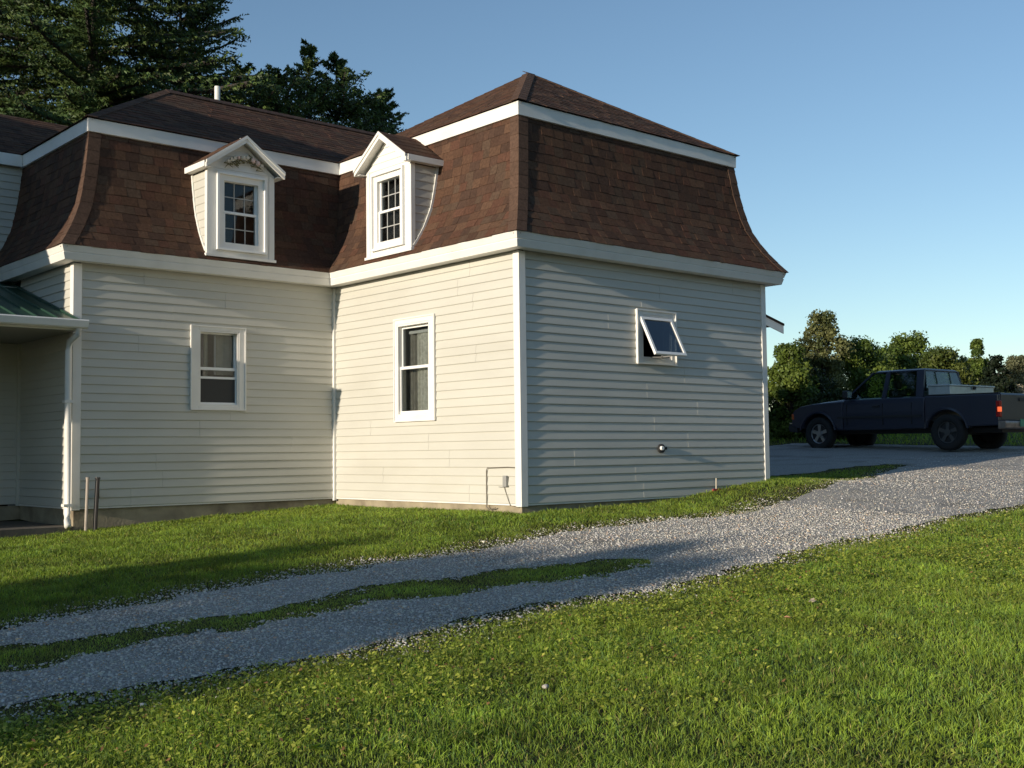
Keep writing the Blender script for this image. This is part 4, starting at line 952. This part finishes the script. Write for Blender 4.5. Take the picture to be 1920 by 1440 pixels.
def leafy(px, s, ytop, wpx, label, seed, name='tree', colA=(.045,.075,.016), colB=(.085,.10,.022), n=9000, leaf=.05, leafk=.70, nk=1.3, trunk=.3, zlow=.05, blobs=75, pos=None, H=None, rad=None, airy=1.0, cat='tree', group=None):
    n = int(n*nk) if pos is None else n; leaf = leaf*leafk if pos is None else leaf
    r = np.random.default_rng(seed)
    x, y = ray(px, s) if pos is None else pos; z = g1(x, y)
    H = H or zpix(ytop, px, s) - z; rad = rad or wpx/2*s/FPX
    root = empty(name, (x, y, z)); tag(root, label, cat, group)
    b = MB(); b.tube([(0, 0, -.3), (.04*H*r.uniform(-.5,.5), 0, H*.4), (.05*H*r.uniform(-.5,.5), .03*H, H*.8)], [.022*H+.02, .015*H+.01, .012], 8)
    C = []
    for k in range(blobs):
        t = r.uniform(0, 1); hh = H*(zlow + (1-zlow)*t); prof = max(.9*(t < .45), math.sin(min(1, t*1.02 + .12)*math.pi*.93)**.65); rr = rad*prof*.80*math.sqrt(r.random()); a = r.uniform(0, 6.28)
        br_ = rad*r.uniform(.13, .34)*(.55 + .5*prof)*(1 if blobs < 60 else .95); hh = min(hh, H - br_*.75); C.append((rr*math.cos(a), rr*math.sin(a), max(hh, br_*.6), br_))
    C.append((.1*rad, 0, H - rad*.2, rad*.15)); C.append((-.22*rad, .1*rad, H - rad*.42, rad*.18)); C.append((.3*rad, -.1*rad, H - rad*.5, rad*.2))
    for c in C[:14]: b.tube([(0, 0, max(.1, c[2]*.45)), (c[0]*.45, c[1]*.45, c[2]*.75), (c[0], c[1], c[2])], [.012*H*.6+.006, .008*H*.6+.004, .004], 5)
    b.build('trunk', M_BARK, root)
    C = np.array(C); w_ = C[:,3]**2; ci = r.choice(len(C), n, p=w_/w_.sum()); D = r.normal(0, 1, (n, 3)); D /= np.linalg.norm(D, axis=1)[:,None]
    bump = 1 + .22*np.sin(D[:,0]*5 + ci)*np.sin(D[:,1]*6 + ci*2)*np.cos(D[:,2]*5)
    P = C[ci,:3] + D*(C[ci,3]*bump*np.clip(np.abs(r.normal(.72, .30, n)), .05, 1.3))[:,None]*np.array([1, 1, 1.0])
    P[:,2] = np.maximum(P[:,2], .03)
    N = D*.7 + r.normal(0, .75, (n, 3)); N /= np.linalg.norm(N, axis=1)[:,None]; U = np.cross(N, r.normal(0, 1, (n, 3))); U /= np.linalg.norm(U, axis=1)[:,None]; Vv = np.cross(N, U)
    sz = (leaf*r.uniform(.55, 1.25, n))[:,None]
    Q = np.stack([P - U*sz, P + Vv*sz*.62, P + U*sz, P - Vv*sz*.62], 1)
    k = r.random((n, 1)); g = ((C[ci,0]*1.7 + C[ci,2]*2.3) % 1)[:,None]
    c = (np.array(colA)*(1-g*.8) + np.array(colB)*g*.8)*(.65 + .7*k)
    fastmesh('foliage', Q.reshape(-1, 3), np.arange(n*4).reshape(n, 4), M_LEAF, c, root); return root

GC = 'conifers behind the house'
conifer(170, 24, -330, 4.3, 'largest dark spruce towering behind the left end of the roof', 1, droop=.42, z0f=.10, shape=.5, step=.31, group=GC)
conifer(-50, 27, -160, 3.4, 'dark spruce cut by the left edge of the photo', 2, droop=.4, step=.32, shape=.55, group=GC)
conifer(335, 27, -90, 2.4, 'spruce with long upswept branches right of the largest spruce', 3, droop=.32, step=.30, shape=.45, dens=1, group=GC)
conifer(455, 25, 118, 1.6, 'short broken-topped spruce between the vent pipe and the pointed spruces', 4, droop=.3, step=.27, shape=.42, group=GC)
conifer(522, 26, 118, 1.9, 'drooping conifer between the broken-topped one and the pointed spruces', 17, droop=.3, step=.27, shape=.45, group=GC)
conifer(580, 27, 66, 2.2, 'spruce with the tallest pointed top left of the dormer ridge', 5, droop=.12, step=.31, shape=.72, group=GC)
conifer(632, 28, 88, 2.2, 'second pointed spruce, right beside the tallest pointed one', 6, droop=.1, step=.30, shape=.6, group=GC)
conifer(722, 30, 150, 1.7, 'smallest pointed conifer just left of the sunlit roof slope', 7, droop=.15, step=.25, shape=.6, group=GC)
leafy(685, 31, 158, 210, 'dark rounded evergreen bush between the spruces and the sunlit roof', 8, colA=(.045,.075,.018), colB=(.10,.12,.028), n=17000, leaf=.07, group=None)
leafy(525, 30, 160, 230, 'dense dark green tree behind the wing ridge, under the pointed spruces', 9, colA=(.03,.055,.015), colB=(.08,.09,.022), n=14000, leaf=.07)

GB = 'trees beyond the pickup'
YG = dict(colA=(.065,.105,.020), colB=(.155,.205,.035))
leafy(1482, 31, 648, 130, 'bushy green tree right behind the far corner of the house', 21, n=16000, leaf=.07, **YG)
leafy(1545, 37, 586, 130, 'tallest loose-topped tree beyond the pickup bonnet', 22, n=16000, leaf=.075, colA=(.09,.11,.04), colB=(.19,.19,.07), group=GB)
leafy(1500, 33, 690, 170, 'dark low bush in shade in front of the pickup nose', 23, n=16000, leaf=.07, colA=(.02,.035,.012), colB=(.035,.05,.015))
leafy(1615, 38, 636, 175, 'yellow-green round tree over the windscreen of the pickup', 24, n=14000, leaf=.08, **YG)
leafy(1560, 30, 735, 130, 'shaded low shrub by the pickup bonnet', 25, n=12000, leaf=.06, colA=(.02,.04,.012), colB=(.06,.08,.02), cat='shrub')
leafy(1665, 45, 655, 190, 'long low olive hedge far behind the pickup cab', 50, n=16000, leaf=.09, **YG)
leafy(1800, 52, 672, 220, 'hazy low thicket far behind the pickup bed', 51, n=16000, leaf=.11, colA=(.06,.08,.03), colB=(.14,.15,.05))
leafy(1700, 42, 628, 185, 'round olive tree above the cab of the pickup', 26, n=14000, leaf=.09, **YG)
leafy(1650, 33, 700, 110, 'sunlit shrub directly behind the pickup door window', 27, n=12000, leaf=.065, cat='shrub', **YG)
leafy(1765, 40, 655, 150, 'mid green tree above the rear window of the pickup', 28, n=12000, leaf=.085, colA=(.06,.09,.02), colB=(.13,.15,.03), group=GB)
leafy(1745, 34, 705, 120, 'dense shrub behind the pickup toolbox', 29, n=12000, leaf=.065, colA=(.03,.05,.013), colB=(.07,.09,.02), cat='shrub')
leafy(1833, 44, 637, 62, 'slim tree with a lone rounded top above the pickup bed', 30, n=8000, leaf=.08, zlow=.3, **YG)
leafy(1800, 40, 690, 90, 'bushy tree left of the slim round-topped one', 31, n=10000, leaf=.08, colA=(.05,.075,.02), colB=(.12,.13,.035))
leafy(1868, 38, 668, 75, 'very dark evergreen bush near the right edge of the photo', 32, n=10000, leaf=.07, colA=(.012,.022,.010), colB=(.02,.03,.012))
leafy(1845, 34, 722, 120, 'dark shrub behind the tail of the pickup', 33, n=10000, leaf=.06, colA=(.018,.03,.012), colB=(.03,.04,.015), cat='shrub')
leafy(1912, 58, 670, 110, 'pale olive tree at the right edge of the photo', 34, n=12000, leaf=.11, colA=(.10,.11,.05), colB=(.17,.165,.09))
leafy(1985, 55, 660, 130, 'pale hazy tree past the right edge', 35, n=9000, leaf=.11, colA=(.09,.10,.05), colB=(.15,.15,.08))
leafy(1905, 44, 722, 70, 'low pale straw-coloured shrub at the right edge, over the tailgate', 36, n=7000, leaf=.07, colA=(.30,.26,.18), colB=(.42,.36,.26), cat='shrub')
tz = [(-31, -1.7, 6.9, 1.3, 41, 'lowest of the trees outside the left edge, nearest the house line'), (-31, -3.2, 7.1, 1.4, 42, 'tree outside the left edge in line with the far side of the driveway'),
      (-33.5, -5.0, 7.7, 1.4, 43, 'tallest tree outside the left edge, in line with the near side of the driveway'), (-26.5, -3.9, 6.3, 1.3, 44, 'short tree outside the left edge, standing in front of the others'),
      (-30, -4.5, 6.5, 1.9, 47, 'tree outside the left edge in line with the weedy strip of the driveway'), (-34, -3.8, 7.7, 1.5, 48, 'rearmost tree outside the left edge, standing behind the others'),
      (-27, -2.2, 5.6, 1.2, 45, 'shortest tree outside the left edge, in front of the lowest one'), (-29, -4.9, 6.9, 1.1, 46, 'tree outside the left edge, nearest the near side of the driveway')]
for i, (x, y, H_, r_, sd_, lb) in enumerate(tz):
    leafy(0, 0, 0, 0, lb, sd_, pos=(x, y), H=H_, rad=r_, n=5000, leaf=.12, zlow=.0, blobs=50, group='trees left of the driveway')
LBS = ['farthest left', 'second from the left', 'third from the left', 'middle', 'third from the right', 'second from the right', 'farthest right']
for i in range(7):  # unseen row, added to cut the sky light on the front walls
    leafy(0, 0, 0, 0, 'broad dark tree added behind the photographer to block sky light, ' + LBS[i] + ' of its row', 60 + i, pos=(-34 + i*11.5, -33 + 2*math.sin(i*2.1)), H=11 + 1.5*math.sin(i*1.7), rad=6.5, n=3500, leaf=.44, zlow=.0, blobs=50, group='added trees behind the photographer')


for x_, y_, lb in ((30, -24, 'broad dark tree added across the field to darken reflections, the nearer of two'), (42, -15, 'broad dark tree added across the field to darken reflections, the farther of two')):  # unseen pair, added to darken what the tailgate reflects
    leafy(0, 0, 0, 0, lb, int(x_)+50, pos=(x_, y_), H=8, rad=6, n=3500, leaf=.42, zlow=.0, blobs=50, group='added trees across the field')

# ------------------------------------------------------------ small things lying in the foreground grass
def onground(px, py):
    d = CF + CR*(px - 960)/FPX - CU*(py - 720)/FPX; s = 3.0
    while CAM[2] + s*d[2] > g1(CAM[0] + s*d[0], CAM[1] + s*d[1]): s += .01
    return CAM[0] + s*d[0], CAM[1] + s*d[1]
x, y = onground(1023, 1300); rk = empty('stone', (x, y, g1(x, y))); tag(rk, 'small pale stone lying in the grass at the bottom centre', 'stone')
bm = bmesh.new(); bmesh.ops.create_icosphere(bm, subdivisions=2, radius=.018)
for v in bm.verts: v.co *= 1 + .18*math.sin(v.co.x*130 + 1)*math.cos(v.co.y*150); v.co.z = v.co.z*.6 + .03
me = bpy.data.meshes.new('stone_body'); bm.to_mesh(me); bm.free(); me.materials.append(mat('pale_stone', (.40,.37,.32), .9, var=.2, vscale=60)); ob = bpy.data.objects.new('stone_body', me); COL.objects.link(ob); ob.parent = rk
for px, py, c_, lb in ((1477, 1170, (.42,.22,.13), 'reddish dead leaf lying in the lawn left of centre of the right half'), (1524, 1138, (.50,.40,.28), 'tan dead leaf lying in the lawn just above the reddish one')):
    x, y = onground(px, py); lf = empty('fallen_leaf', (x, y, g1(x, y) + .04), (0, .25, px)); tag(lf, lb, 'leaf', 'dead leaves in the lawn')
    n = 8; top = [(.032*math.cos(2*math.pi*k/n)*(1 + .25*(k % 2)), .022*math.sin(2*math.pi*k/n)*(1 + .25*(k % 2)), .006*math.sin(k*1.9)) for k in range(n)]
    b = MB(); b.loft([top, [(p[0], p[1], p[2] - .0015) for p in top]]); b.build('blade', mat('dead_leaf', c_, .8), lf)
